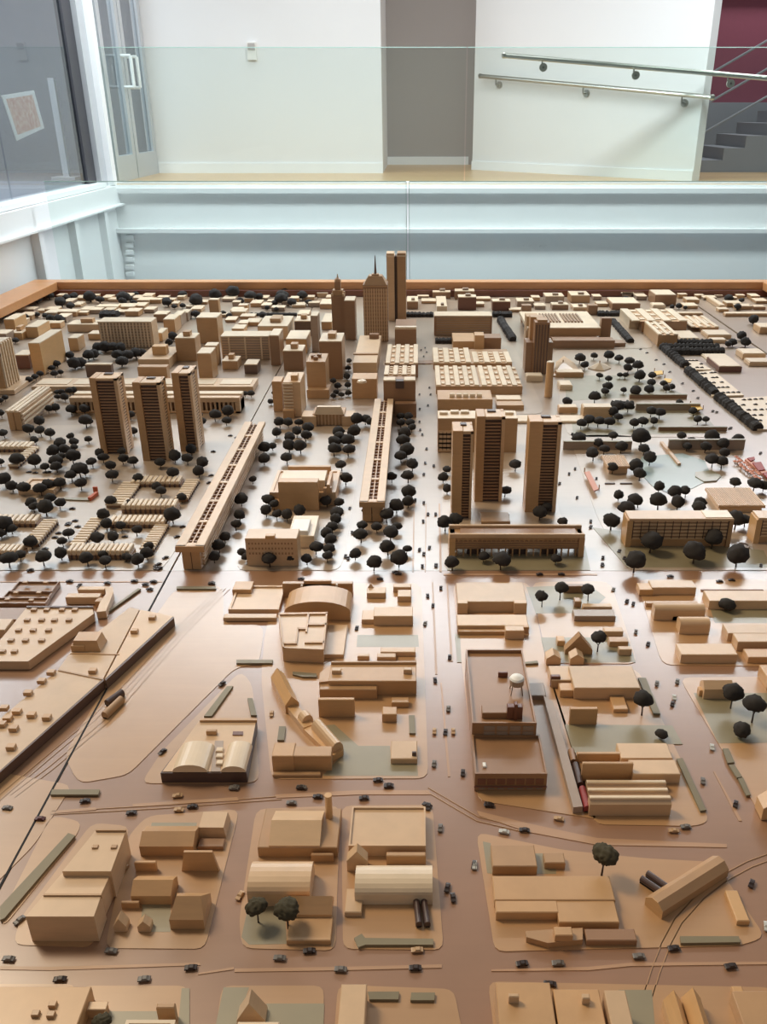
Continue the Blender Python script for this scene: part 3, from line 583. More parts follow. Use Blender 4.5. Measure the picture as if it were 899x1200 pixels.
T('courtyard_building', 'skewed flat building with low inner walls in front of the arched hall', [
    ('body', 'light', poly([(326, 719), (384, 718), (379, 761), (331, 759)], z1)), ('right_wing', 'light', box((379, 403, 771, 767, 732))),
    ('parapet', 'mid', poly([(326, 718), (384, 717), (384, 719), (326, 720)], z1 + w, z1)), ('parapet', 'mid', poly([(360.5, 719), (362.5, 719), (360, 740), (358, 740)], z1 + w, z1)), ('parapet', 'mid', poly([(357, 751), (381, 751), (380.8, 753), (357, 753)], z1 + w, z1)),
    ('parapet', 'mid', poly([(349, 735), (358, 735), (358, 737), (349, 737)], z1 + w, z1)), ('parapet', 'mid', poly([(348, 735), (350, 735), (348, 753), (346, 753)], z1 + w, z1)), ('parapet', 'mid', poly([(331, 752), (348, 752), (348, 754), (331, 754)], z1 + w, z1)),
    ('parapet', 'mid', poly([(382, 718), (384, 718), (379.5, 761), (377.5, 761)], z1 + w, z1)), ('parapet', 'mid', poly([(361, 730), (383, 730), (383, 732), (361, 732)], z1 + w, z1)), ('parapet', 'mid', poly([(326, 719), (328, 719), (333, 758), (331, 758)], z1 + w, z1))])
T('wooden_block_house', 'pale box with a tiny peak left of the pair of corner cubes', [('body', 'light', box((430, 452, 701, 695, 688))), ('peak', 'light', taper((431, 438, 689, 685, 684), .8, hgt(440, 701, 695)))])
T('wooden_block_house', 'stepped pair of corner cubes at the avenue', [('rear_cube', 'light', box((461, 482, 694, 688, 684))), ('front_cube', 'light', box((466, 482, 705, 699, 691)))])
T('flat_roofed_building', 'flat building with a lower left end beside the green strip', [('body', 'light', box((438, 484, 733, 722, 711))), ('left_end', 'light', box((424, 440, 731, 726, 715)))])
T('garden_hut', 'tiny flat hut at the left end of the long zigzag hut', [('body', 'light', box((419, 433, 774, 769, 766)))])
T('garden_hut', 'zigzag low hut at the right end of the green strip', [('rear', 'light', box((446, 487, 769, 764, 759))), ('front', 'light', box((442, 464, 774, 770, 765)))])
s = (386, 488, 814, 798, 777); T('stepped_building', 'big stepped building with two small roof boxes in the centre', [('main_block', 'mid', box(s)), ('roof_parapet', 'tan', boxw(*dims(s)[:2], dims(s)[3] - .006, dims(s)[3], on(s), on(s) + .006)), ('left_wing', 'mid', poly([(388, 779), (388, 798), (374, 799), (375, 788)], on(s) * .85)),
    ('middle_step', 'tan', box((375, 442, 819, 808, 799))), ('front_block', 'mid', box((374, 416, 840, 820, 817)))] + [('roof_box', 'light', box((389, 400, 790, 786, 783), on(s))), ('roof_box', 'light', box((473, 483, 790, 785, 782), on(s)))])
T('wooden_block_house', 'small cube in the yard of the big stepped building', [('body', 'mid', box((448, 465, 846, 837, 828)))])
T('garden_hut', 'flat hut behind the yard cube', [('body', 'mid', box((459, 479, 829, 823, 817)))])
T('flat_roofed_building', 'corner block on the dark green plot beside the avenue', [('body', 'light', box((458, 489, 895, 889, 868))), ('dark_notch', 'umber', box((483, 488, 886, 882, 880), hgt(470, 895, 889)))])
T('curved_terrace', 'curving terrace of gabled and vaulted sheds with a glowing side', [
    ('gabled_end', 'gold', bar((326, 800), (343, 834), .030, .040, 'gable')), ('link_wall', 'gold', bar((342, 833), (362, 858), .022, .016)), ('gallery', 'gold', bar((362, 857), (396, 889), .026, .014)),
    ('small_vault', 'light', bar((356, 846), (361, 852), .026, .030, 'vault')), ('large_vault', 'light', bar((372, 858), (396, 886), .026, .034, 'vault'))])
s = (344, 389, 903, 886, 874); T('stepped_building', 'two-part house block below the curving terrace', [('right_block', 'mid', box(s)), ('left_block', 'mid', box((320, 345, 904, 886, 870))), ('front_step', 'tan', box((320, 376, 911, 908, 904)))])
# twin-vault hall
z1 = hgt(240, 917, 906)
pts = [(235, 843), (301, 843), (289, 906), (188, 906)]
tv = [('walls', 'umber', poly(pts, z1)), ('flat_roof', 'light', poly([(233, 845), (300, 845), (288.5, 904), (190.5, 904)], z1 + .001, z1)),
      ('vault', 'pale', vy((202, 243, 905, 904.5, 896.5, 868), z1 + .001)), ('vault', 'pale', vy((259, 288, 905, 904.5, 898, 868), z1 + .001)), ('gutter', 'grey', poly([(252, 868), (262, 868), (258, 904), (247, 904)], z1 + .002, z1)),
      ('roof_cube', 'tan', box((242, 254, 862, 857, 854), z1)), ('skylight', 'red', poly([(273, 857), (285, 857), (284.6, 861), (272.5, 861)], z1 + .003, z1)), ('rear_parapet', 'mid', poly([(235, 841.5), (301, 841.5), (301, 844), (234, 844)], z1 + .006, z1))]
for y in (881, 888, 896): tv.append(('vent_box', 'pale', box((253, 261, y + 1, y - 1, y - 2), z1 + .002)))
T('twin_vault_hall', 'dark-walled hall with two pale barrel vaults', tv, 'hall')

# left: the long yards across the panel joint
zt_ = .022
A4L = [(152, 712), (163.2, 714.2), (121, 795), (0, 903), (-70, 962), (-70, 905), (0, 842), (68, 785), (82, 765)]
A4R = [(164.6, 714.5), (203, 722), (123, 795.5)]
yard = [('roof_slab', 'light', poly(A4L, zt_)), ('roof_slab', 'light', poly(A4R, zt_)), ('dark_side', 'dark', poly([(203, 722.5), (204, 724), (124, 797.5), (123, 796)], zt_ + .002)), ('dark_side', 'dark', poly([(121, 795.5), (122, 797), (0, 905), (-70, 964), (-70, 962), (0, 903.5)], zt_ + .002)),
        ('roof_ridge', 'tan', poly([(68, 784), (121, 795), (121, 796.5), (68, 785.5)], zt_ + .002, zt_)), ('roof_ridge', 'tan', poly([(82, 765), (140, 766), (140, 767), (82, 766)], zt_ + .0015, zt_))]
yard += cubes([(178, 727), (157, 743), (108, 790), (59, 792), (48, 802), (32, 816), (4, 834), (19, 838), (8, 846), (36, 842), (54, 845), (15, 858), (1, 853), (12, 880)], zt_, .016, .009, 'mid', 'roof_box')
hz = zt_
yard.append(('clerestory', 'mid', join(box((84, 100, 764, 757, 746), hz), taper((84, 118, 764, 752, 739), .2, hz))))
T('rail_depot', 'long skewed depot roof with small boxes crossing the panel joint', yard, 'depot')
zt2 = .024
sh_ = [('roof', 'light', poly([(32, 711), (108, 711), (110, 719), (33, 775), (-40, 775), (-25, 752), (0, 750)], zt2)), ('rear_parapet', 'dark', poly([(31, 710), (109, 710), (109, 711.5), (31, 711.5)], zt2 + .004))]
sh_ += cubes([(39, 717), (54, 717), (72, 717), (87, 717), (31, 729), (48, 729), (63, 729), (80, 729), (21, 741), (38, 741), (56, 741), (12, 753), (29, 753), (48, 753), (2, 766), (16, 766)], zt2, .013, .006, 'tan')
T('flat_roofed_building', 'large skewed flat roof dotted with rows of small vents at the left', sh_)
T('terraced_building', 'dark stepped terraces with tiny roof boxes at the left edge', [('rear_terrace', 'brown', par((13, 62, 699, 693, 681), t=.003)), ('middle_terrace', 'brown', par((4, 58, 705, 700, 692), t=.003)), ('front_terrace', 'brown', par((-14, 54, 712, 707, 700), t=.003))]
    + cubes([(29, 685), (53, 685)], .02, .012, .006, 'tan') + cubes([(18, 697), (45, 697)], .016, .012, .006, 'tan') + cubes([(8, 705), (36, 706)], .015, .012, .006, 'tan'))
T('curved_building', 'pale curved building beside the dark terraces', [('main_bar', 'light', box((78, 117, 708, 700, 695))), ('rear_bar', 'light', box((92, 123, 697, 691, 687))), ('curved_wing', 'light', poly([(123, 687), (132, 688), (133, 694), (124, 716), (113, 717), (117, 706), (124, 696)], .022)), ('link', 'tan', box((112, 120, 712, 705, 700)))])
T('wooden_block_house', 'rounded pale block at the left edge above the depot', [('body', 'light', box((-40, 8, 750, 738, 725)))])
T('wooden_block_house', 'brown flat roof at the left edge next to the vent-dotted roof', [('body', 'brown', box((-60, 24, 730, 726, 712)))])
T('tank_wagon', 'dark red tank wagon lying against the depot wall', [('tank', 'red_paint', bar((29, 886), (49, 868), .016, .016, 'cyl', zlift=.002)), ('chassis', 'seam', bar((29, 886), (49, 868), .010, .003))], 'wagon')
T('rail_wagon', 'dark rail wagon standing on the yard, farther of two', [('body', 'umber', bar((126, 828), (144, 815), .015, .015, 'vault', zlift=.002)), ('chassis', 'seam', bar((126, 828), (144, 815), .010, .003))], 'wagon')
T('rail_wagon', 'tan rail wagon standing on the yard, nearer of two', [('body', 'tan', bar((123, 842), (143, 823), .015, .015, 'vault', zlift=.002)), ('chassis', 'seam', bar((123, 842), (143, 823), .010, .003))], 'wagon')
# planted strips
for l, pts in (('long slanting planted strip beside the stepped building', [(0, 1062), (80, 976), (88, 979), (5, 1076), (0, 1078)]), ('short planted strip on the traffic island by the panel joint', [(61, 925), (117, 925), (115, 931), (59, 931)]),
    ('slanting planted strip on the triangular island', [(266, 804), (273, 804), (248, 839), (239, 839)]), ('thin planted strip at the top of the open yard', [(207, 687), (253, 687), (253, 690), (207, 690)]), ('thin planted strip beside the open yard corner', [(277, 773), (320, 773), (319, 777), (277, 777)]),
    ('short upright planted strip on the triangular island', [(290, 818), (296, 818), (301, 838), (294, 838)]), ('curved planted strip above the curving terrace', [(343, 787), (371, 789), (371, 793), (355, 793), (343, 790)]), ('short planted strip on the yard beside the avenue', [(479, 838), (486, 838), (487, 859), (480, 859)]),
    ('small planted box beside the curving terrace', [(327, 851), (335, 851), (333, 867), (325, 867)]), ('left planted strip beside the long bar at the bottom', [(431, 1162), (468, 1162), (467, 1171), (433, 1171)]), ('right planted strip beside the long bar at the bottom', [(482, 1163), (510, 1163), (509, 1172), (481, 1172)]),
    ('long ragged planted strip in front of the round-roofed hall', [(415, 1099), (424, 1094), (428, 1099), (508, 1100), (508, 1107), (428, 1107), (420, 1110)]), ('planted strip inside the curve of the railway', [(797, 1097), (866, 1097), (868, 1104), (798, 1105)]), ('grey planted strip along the right street by the notched building', [(748, 794), (757, 794), (774, 836), (766, 836)]),
    ('long planted strip right of the saw tooth hall', [(793, 889), (800, 888), (828, 949), (821, 950)]), ('upper planted strip of three along the right street', [(847, 877), (854, 877), (861, 893), (853, 894)]), ('middle planted strip of three along the right street', [(854, 896), (861, 896), (870, 910), (864, 911)]),
    ('lower planted strip of three along the right street', [(865, 912), (871, 911), (880, 931), (875, 932)]), ('slanting planted strip by the curved pale building', [(121, 719), (162, 689), (165, 690), (124, 719)]), ('short planted bar along the factory side street', [(612, 776), (630, 774), (631, 777), (613, 778)])):
    T('planted_strip', l, [('body', 'hedge', poly(pts, .006))], 'hedge')

# ================================================================ MIDDLE: towers, slabs, terraces
def tower(label, s, pier, n=24, side='right'):
    x0, x1, y0, y1, a, b = dims(s); W = x1 - x0; pl = W * pier; pr = W * .12; rec = min(.012, (y1 - y0) * .2)
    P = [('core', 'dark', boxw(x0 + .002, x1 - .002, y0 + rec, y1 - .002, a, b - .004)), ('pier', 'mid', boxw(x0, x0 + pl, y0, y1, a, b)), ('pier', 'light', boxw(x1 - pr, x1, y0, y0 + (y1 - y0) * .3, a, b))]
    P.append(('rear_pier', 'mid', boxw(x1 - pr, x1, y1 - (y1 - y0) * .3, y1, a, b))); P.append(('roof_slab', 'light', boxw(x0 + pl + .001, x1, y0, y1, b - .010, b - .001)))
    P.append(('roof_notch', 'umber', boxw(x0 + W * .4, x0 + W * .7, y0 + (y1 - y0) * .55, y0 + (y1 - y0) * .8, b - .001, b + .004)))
    hh = (b - .022 - a) / n
    for i in range(n):
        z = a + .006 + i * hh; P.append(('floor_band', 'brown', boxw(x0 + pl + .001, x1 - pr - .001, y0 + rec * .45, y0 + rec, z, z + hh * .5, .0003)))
    for i in range(n):
        z = a + .006 + i * hh; P.append(('balcony', 'light', boxw(x1 - .004, x1 - .0005, y0 + (y1 - y0) * .32, y1 - (y1 - y0) * .32, z, z + hh * .55, .0003)))
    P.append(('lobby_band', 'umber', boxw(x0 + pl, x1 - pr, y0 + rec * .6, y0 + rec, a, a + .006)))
    T('tower_block', label, P, 'tower')
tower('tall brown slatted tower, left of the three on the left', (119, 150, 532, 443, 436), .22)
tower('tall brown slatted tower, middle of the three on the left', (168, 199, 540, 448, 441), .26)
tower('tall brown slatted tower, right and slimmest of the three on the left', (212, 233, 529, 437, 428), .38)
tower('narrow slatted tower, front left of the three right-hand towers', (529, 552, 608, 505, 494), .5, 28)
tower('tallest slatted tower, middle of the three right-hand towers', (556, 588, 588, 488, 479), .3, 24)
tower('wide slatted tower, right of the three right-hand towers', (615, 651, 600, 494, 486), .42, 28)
def slab(label, front, top_x, yt, yk, cells):
    """long slab block on a narrower stem with an open channel along its roof"""
    x0, x1, y0, y1, a, b = dims((front[0], front[1], front[2], yt, yk))
    tx0 = PY(top_x[0], yt, y0).x; tx1 = PY(top_x[1], yt, y0).x; th = .018; zt = b
    cw = (tx1 - tx0); c0 = tx0 + cw * .36; c1 = tx0 + cw * .68
    P = [('stem', 'mid', boxw(x0, x0 + (x1 - x0) * .48, y0 + .004, y1, a, zt - th)), ('stem', 'mid', boxw(x0 + (x1 - x0) * .52, x1, y0 + .004, y1, a, zt - th)), ('deck', 'brown', boxw(tx0 + .003, tx1 - .003, y0 + .002, y1, zt - th, zt - .009)),
         ('roof_strip', 'light', boxw(tx0, c0, y0, y1, zt - .012, zt)), ('roof_strip', 'light', boxw(c1, tx1, y0, y1, zt - .012, zt)), ('front_wall', 'mid', boxw(tx0, tx1, y0 - .002, y0 + .008, zt - th, zt))]
    L = y1 - y0 - .02
    for i in range(cells):
        u = y0 + .012 + L * i / cells
        P.append(('roof_bridge', 'light', boxw(c0, c1, u - .004, u + .012, zt - .010, zt - .001)))
        for k in range(1, 6):
            v = u + L / cells * k / 6; P.append(('cross_wall', 'brown', boxw(c0, c1, v, v + .004, zt - .009, zt - .003, .0003)))
        P.append(('middle_wall', 'tan', boxw((c0 + c1) / 2 - .002, (c0 + c1) / 2 + .002, u + .012, u + L / cells - .006, zt - .009, zt - .002, .0003)))
    for i in range(5):
        z = a + (zt - th - a) * (i + .5) / 5; P.append(('gallery', 'light', boxw(x1, x1 + .006, y0 + .02, y1 - .01, z, z + .004, .0004)))
    T('slab_block', label, P, 'slab block')
slab('longest roof slab with an open channel, beside the panel joint on the left', (215, 236, 668), (205, 239), 640, 494, 7)
slab('long narrow slab with an open roof channel in the middle of the trees', (425, 447, 612), (421, 451), 588, 467, 6)
def lattice(x0, x1, y, z0, z1, rows, cols, rail='light', back='brown', t=.003, mul=.0022):
    P = [('recess', back, boxw(x0, x1, y + t, y + t + .002, z0, z1))]
    for i in range(rows + 1):
        z = z0 + (z1 - z0) * i / rows; P.append(('floor_band', rail, boxw(x0, x1, y, y + t, z - (z1 - z0) / rows * .3, z + (z1 - z0) / rows * .3, .0003)))
    for i in range(cols + 1):
        x = x0 + (x1 - x0) * i / cols; P.append(('mullion', 'umber', boxw(x - mul / 2, x + mul / 2, y - .0008, y + .001, z0, z1, .0002)))
    return P
# bar on pillars in front of the right-hand towers
x0, x1, y0, y1, a, b = dims((527, 683, 653, 626, 614)); hz = (b - a)
P = [('upper_floors', 'tan', boxw(x0, x1, y0 + .006, y1, a + hz * .32, b - .012)), ('cornice', 'light', boxw(x0 - .001, x1 + .001, y0, y0 + .008, b - .012, b)), ('roof_edge', 'light', boxw(x0 - .001, x1 + .001, y1 - .01, y1, b - .012, b)),
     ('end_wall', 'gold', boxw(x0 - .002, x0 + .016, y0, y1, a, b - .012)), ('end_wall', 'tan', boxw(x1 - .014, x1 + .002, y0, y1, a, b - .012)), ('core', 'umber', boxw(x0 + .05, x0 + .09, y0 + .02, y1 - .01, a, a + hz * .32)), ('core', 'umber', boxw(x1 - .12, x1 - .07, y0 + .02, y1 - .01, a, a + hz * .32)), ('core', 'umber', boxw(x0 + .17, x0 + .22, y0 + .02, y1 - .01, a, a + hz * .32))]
for i in range(26):
    u = x0 + .018 + (x1 - x0 - .034) * i / 26; w_ = (x1 - x0 - .034) / 26
    P.append(('arch_tooth', 'tan', ([(u, y0 + .002, b - .012), (u + w_, y0 + .002, b - .012), (u + w_ / 2, y0 + .004, b - .027), (u, y0 + .006, b - .012), (u + w_, y0 + .006, b - .012), (u + w_ / 2, y0 + .006, b - .027)], [(0, 1, 2), (3, 4, 5), (0, 1, 4, 3), (1, 2, 5, 4), (2, 0, 3, 5)])))
for i in range(18):
    u = x0 + .02 + (x1 - x0 - .04) * i / 17; P.append(('pillar', 'tan', boxw(u - .002, u + .002, y0 + .008, y0 + .014, a, a + hz * .32)))
for i in range(4):
    z = a + hz * (.34 + i * .1); P.append(('floor_band', 'brown', boxw(x0 + .016, x1 - .014, y0 + .004, y0 + .006, z, z + .003, .0003)))
for i in range(10):
    u = x0 + .03 + (x1 - x0 - .05) * i / 10; P.append(('roof_bay', 'brown', boxw(u, u + (x1 - x0) / 11, y0 + .014, y1 - .014, b - .012, b - .006)))
T('slab_block', 'low wide bar with an arched cornice in front of the right-hand towers', P, 'slab block')
for lab, s, cols in (('low lattice-fronted bar standing behind four round trees at the right', (734, 855, 641, 608, 598), 12), ('low lattice-fronted bar cut by the right edge', (884, 985, 637, 607, 598), 9)):
    x0, x1, y0, y1, a, b = dims(s)
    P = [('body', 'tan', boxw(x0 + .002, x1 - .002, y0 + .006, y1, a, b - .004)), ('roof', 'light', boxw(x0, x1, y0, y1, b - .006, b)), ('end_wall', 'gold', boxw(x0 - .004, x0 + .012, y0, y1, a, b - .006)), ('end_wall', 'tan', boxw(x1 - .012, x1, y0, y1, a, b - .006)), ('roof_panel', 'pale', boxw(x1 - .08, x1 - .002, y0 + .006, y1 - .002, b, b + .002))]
    P += lattice(x0 + .014, x1 - .014, y0 + .001, a + (b - a) * .3, b - .008, 5, cols)
    T('slab_block', lab, P, 'slab block')
def ribbed(label, s, n):
    x0, x1, y0, y1, a, b = dims(s)
    P = [('body', 'light', boxw(x0 + .008, x1 - .008, y0 + .006, y1 - .006, a, b - .010)), ('roof_plate', 'mid', boxw(x0, x1, y0, y1, b - .010, b - .004))]
    for i in range(n): u = x0 + (x1 - x0) * (i + .2) / n; P.append(('roof_rib', 'light', boxw(u, u + (x1 - x0) / n * .55, y0, y1, b - .004, b, .0005)))
    T('ribbed_pavilion', label, P, 'pavilion')
ribbed('wide ribbed pavilion roof behind the bars at the right edge', (841, 896, 601, 592, 571), 26)
ribbed('small ribbed pavilion among trees in the right-hand park', (711, 738, 556, 546, 533), 14)
# terraces of row houses
def rowx(label, s, n):
    x0, x1, y0, y1, a, b = dims(s); w_ = (x1 - x0) / n; k = min(.016, (b - a) * .5)
    P = [('wall', 'brown', boxw(x0, x1, y0 + .002, y1 - .002, a, b - k))]
    for i in range(n):
        u = x0 + i * w_
        P.append(('roof', 'pale', boxw(u, u + w_ * .72, y0, y1, b - k, b, .002)))
        P.append(('bay', 'umber', boxw(u + w_ * .6, u + w_ * .95, y0 - .001, y0 + .002, a, b - k - .002, .0004)))
    T('row_house_terrace', label, P, 'row houses')
def rowy(label, s, n):
    x0, x1, y0, y1, a, b = dims(s); w_ = (y1 - y0) / n; k = min(.016, (b - a) * .5)
    P = [('wall', 'brown', boxw(x0 + .002, x1 - .002, y0, y1, a, b - k))]
    for i in range(n):
        u = y0 + i * w_
        P.append(('roof', 'pale', boxw(x0, x1, u, u + w_ * .66, b - k, b, .002)))
        P.append(('bay', 'umber', boxw(x1 - .002, x1 + .001, u + w_ * .1, u + w_ * .5, a, b - k - .002, .0004)))
    T('row_house_terrace', label, P, 'row houses')
rowx('back row of terraced houses in the upper court below the left towers', (154, 212, 571, 564, 557), 10)
rowy('left row of terraced houses in the upper court below the left towers', (124, 147, 595, 590, 563), 10)
rowy('right row of terraced houses in the upper court below the left towers', (205, 221, 588, 583, 560), 9)
rowx('front row of terraced houses in the upper court below the left towers', (143, 207, 602, 592, 584), 11)
rowx('back row of terraced houses in the lower middle court', (128, 195, 619, 611, 603), 11)
rowy('left row of terraced houses in the lower middle court', (82, 98, 642, 637, 605), 11)
rowy('right row of terraced houses in the lower middle court', (164, 181, 647, 642, 613), 11)
rowx('front row of terraced houses in the lower middle court', (80, 154, 656, 645, 636), 13)
rowx('back row of terraced houses in the court at the left edge', (-40, 44, 618, 610, 602), 13)
rowy('right row of terraced houses in the court at the left edge', (28, 46, 641, 634, 607), 10)
rowx('front row of terraced houses in the court at the left edge', (-40, 26, 653, 645, 637), 11)
rowx('back row of the farthest terrace court at the left edge', (-40, 36, 530, 523, 517), 13)
rowy('slanting row of the farthest terrace court at the left edge', (10, 22, 549, 544, 522), 9)
s = (22, 64, 580, 574, 560); T('pavilion', 'low pale courtyard pavilion behind a line of trees on the left', [('body', 'light', par(s, t=.012, d=.004)), ('court', 'tan', boxw(*[dims(s)[0] + q for q in (.05, .11)], dims(s)[2] + .015, dims(s)[3] - .02, dims(s)[5] - .004, dims(s)[5] - .002))], 'pavilion')
T('play_slide', 'small orange slide in the left garden', [('chute', 'orange', bar((105, 587), (114, 580), .010, .012)), ('ladder', 'orange', bar((110, 577), (115, 577), .006, .02))], 'slide')
T('planter_wall', 'low curved planter wall beside the orange slide', [('body', 'sage', poly([(76, 583), (103, 583), (106, 581), (108, 582), (104, 586), (76, 585)], .006))], 'planter')
# centre
s = (317, 394, 592, 577, 551); z = on(s)
T('theatre', 'boxy theatre with a tall front block and raised roof among the trees', [('wings', 'light', par(s, t=.01, d=.004)), ('stage_block', 'mid', box((328, 374, 598, 565, 560))), ('auditorium', 'pale', box((330, 382, 590, 563, 551))), ('rear_parapet', 'mid', box((338, 388, 556, 547, 545), z)), ('side_wall', 'mid', box((383, 387, 578, 568, 552), z)), ('stair_hut', 'light', box((379, 389, 577, 572, 570), z)), ('ledge', 'tan', box((319, 328, 598, 590, 575)))], 'theatre')
x0, x1, y0, y1, a, b = dims((290, 350, 663, 631, 627)); P = [('front_wing', 'light', boxw(x0, x1, y0, y1 + .04, a, b)), ('rear_wing', 'pale', box((338, 369, 642, 628, 604))), ('roof_cube', 'tank_white', box((341, 361, 627, 622, 608), roof_z((338, 369, 642, 628, 604)))), ('roof_hut', 'gold', box((311, 322, 632, 628, 625), b))]
for j in range(3):
    for i in range(14):
        u = x0 + .008 + (x1 - x0 - .016) * i / 14; zz = a + (b - a) * (.42 + j * .18); P.append(('window', 'brown', boxw(u, u + .0042, y0 - .0006, y0 + .001, zz, zz + .006, .0002)))
T('school_building', 'cream school-like block with rows of tiny windows and a white rear wing', P, 'school')
P = [('left_wing', 'light', box((354, 371, 500, 488, 481))), ('right_wing', 'light', box((401, 416, 499, 488, 481))), ('hall', 'tan', box((367, 404, 498, 485, 477))), ('mansard_roof', 'pale', taper((368, 403, 486, 477, 475), .22, hgt(385, 498, 485)))]
d = dims((367, 404, 498, 485, 477))
for i in range(9): u = d[0] + .008 + (d[1] - d[0] - .016) * i / 8; P.append(('pilaster', 'light', boxw(u - .0025, u + .0025, d[2] - .004, d[2], d[4], d[5])))
T('station_hall', 'broad symmetrical hall with a mansard roof and pilasters at the head of the garden', P, 'hall')
x0, x1, y0, y1, a, b = dims((334, 354, 488, 448, 436)); P = [('shaft', 'light', boxw(x0, x1, y0, y1, a, b)), ('left_wing', 'mid', box((321, 332, 482, 447, 441))), ('roof_cube', 'gold', box((341, 349, 446, 440, 437), b)), ('low_front', 'tan', box((332, 345, 490, 481, 478)))]
for i in range(11): zz = a + (b - a) * (i + .3) / 11; P.append(('balcony', 'pale', boxw(x0, x0 + (x1 - x0) * .55, y0 - .006, y0, zz, zz + .006, .0005)))
T('balcony_tower', 'pale balcony tower left of the mansard hall', P, 'tower')
T('tower_block', 'tan tower with roof knobs and an arcaded foot behind the mansard hall', [('shaft', 'tan', box((361, 383, 464, 424, 414))), ('foot', 'tan', box((360, 386, 467, 457, 450)))] + cubes([(367, 420), (374, 419), (370, 422)], on((361, 383, 464, 424, 414)), .02, .014, 'brown', 'roof_knob'), 'tower')
P = [('front_block', 'mid', box((413, 442, 467, 444, 437))), ('rear_block', 'light', box((414, 442, 443, 425, 393))), ('roof_line', 'tan', box((414, 443, 416, 414.5, 413), on((414, 442, 443, 425, 393)))), ('rear_cap', 'brown', box((433, 444, 397, 392, 390), on((414, 442, 443, 425, 393)))), ('roof_dome', 'pale', lathe((*G(424, 440, .12).xy, on((413, 442, 467, 444, 437))), [(.022, 0), (.018, .008), (.006, .012)]))]
T('department_store', 'long pale-roofed block with a lower front left of the striped roofs', P)
# striped market roofs
def striped(x0, x1, y0, y1, z, n, P, rows=4):
    w_ = (x1 - x0) / n
    for i in range(n):
        u = x0 + i * w_
        if i % 2 == 0: P.append(('roof_bay', 'pale', boxw(u, u + w_, y0, y1, z, z + .008)))
        else:
            P.append(('roof_bay', 'mid', boxw(u, u + w_, y0, y1, z, z + .002)))
            for k in range(rows): v = y0 + (y1 - y0) * (k + .3) / rows; P.append(('skylight', 'pale', boxw(u + w_ * .15, u + w_ * .85, v, v + (y1 - y0) / rows * .4, z + .002, z + .007)))
d = dims((450, 487, 485, 447, 430)); P = [('body', 'brown', boxw(*d)), ('front_step', 'brown', box((463, 488, 489, 473, 470))), ('notch', 'umber', boxw(d[0] + .05, d[0] + .085, d[2] - .002, d[2] + .03, d[5] - .03, d[5] + .002))]
striped(d[0], d[1], d[2] + .08, d[3], d[5], 7, P); P.append(('parapet', 'pale', boxw(d[0], d[0] + .05, d[2], d[2] + .05, d[5], d[5] + .006))); P.append(('parapet', 'pale', boxw(d[0] + .085, d[1], d[2], d[2] + .05, d[5], d[5] + .006)))
T('market_hall', 'striped-roof hall with a brown front, front left of the walkway', P, 'hall')
d = dims((452, 490, 442, 427, 405)); P = [('body', 'brown', boxw(*d))]; striped(d[0], d[1], d[2], d[3], d[5], 7, P)
T('market_hall', 'striped-roof hall behind the walkway on its left', P, 'hall')
d = dims((511, 612, 462, 453, 430)); P = [('body', 'tan', boxw(*d))]; striped(d[0], d[0] + (d[1] - d[0]) * .5, d[2], d[3], d[5], 9, P); striped(d[0] + (d[1] - d[0]) * .53, d[1], d[2], d[3], d[5], 8, P)
T('market_hall', 'widest striped-roof hall, front right of the walkway', P, 'hall')
d = dims((508, 600, 433, 426, 409)); P = [('body', 'tan', boxw(*d))]; striped(d[0], d[0] + (d[1] - d[0]) * .48, d[2], d[3], d[5], 7, P); striped(d[0] + (d[1] - d[0]) * .51, d[1], d[2], d[3] - .08, d[5], 7, P)
T('market_hall', 'striped-roof hall behind the walkway on its right', P, 'hall')
A = PY(451, 428.5, 4.22); B = PY(598, 428.5, 4.22); za = PY(470, 430, 4.22).z; P = [('deck', 'tan', boxw(A.x, B.x, 4.20, 4.26, za - .006, za + .004)), ('roof', 'brown', boxw(A.x, B.x, 4.20, 4.26, za + .020, za + .024))]
for i in range(22): u = A.x + (B.x - A.x) * i / 21; P.append(('pod', 'pale', boxw(u - .008, u + .008, 4.19, 4.262, za + .004, za + .02)))
for i in range(3): u = G(497 + i * 5, 440).x * .98; P.append(('pier', 'tan', boxw(u - .004, u + .004, 4.22, 4.24, ZB, za - .006)))
T('covered_walkway', 'raised walkway with pale pods crossing the avenue between striped roofs', P, 'walkway')
z = on((513, 577, 482, 468, 457)); P = [('body', 'mid', box((513, 577, 482, 468, 457)))]
for i in range(5): P.append(('roof_arch', 'pale', vx((527 + i * 8, 533 + i * 8, 466, 465, 461), 1.2, z)))
T('flat_roofed_building', 'pale flat hall with five small roof arches before the striped roofs', P)
T('flat_roofed_building', 'short stepped block right of the five-arch hall', [('rear', 'pale', box((582, 611, 473, 468, 463))), ('front', 'mid', box((582, 614, 480, 475, 470)))])
d = dims((513, 605, 530, 491, 482)); P = [('body', 'tan', boxw(*d)), ('roof_cap', 'pale', boxw(d[0], d[1], d[2], d[3], d[5], d[5] + .003))] + lattice(d[0] + .004, d[0] + .075, d[2] - .003, d[4] + .01, d[5] - .05, 4, 5, 'light', 'umber')
P += cubes([(520, 487), (533, 486), (545, 486), (597, 487)], d[5], .03, .012, 'pale', 'roof_hut')
T('office_block', 'office block with a windowed front half hidden by the right-hand towers', P)

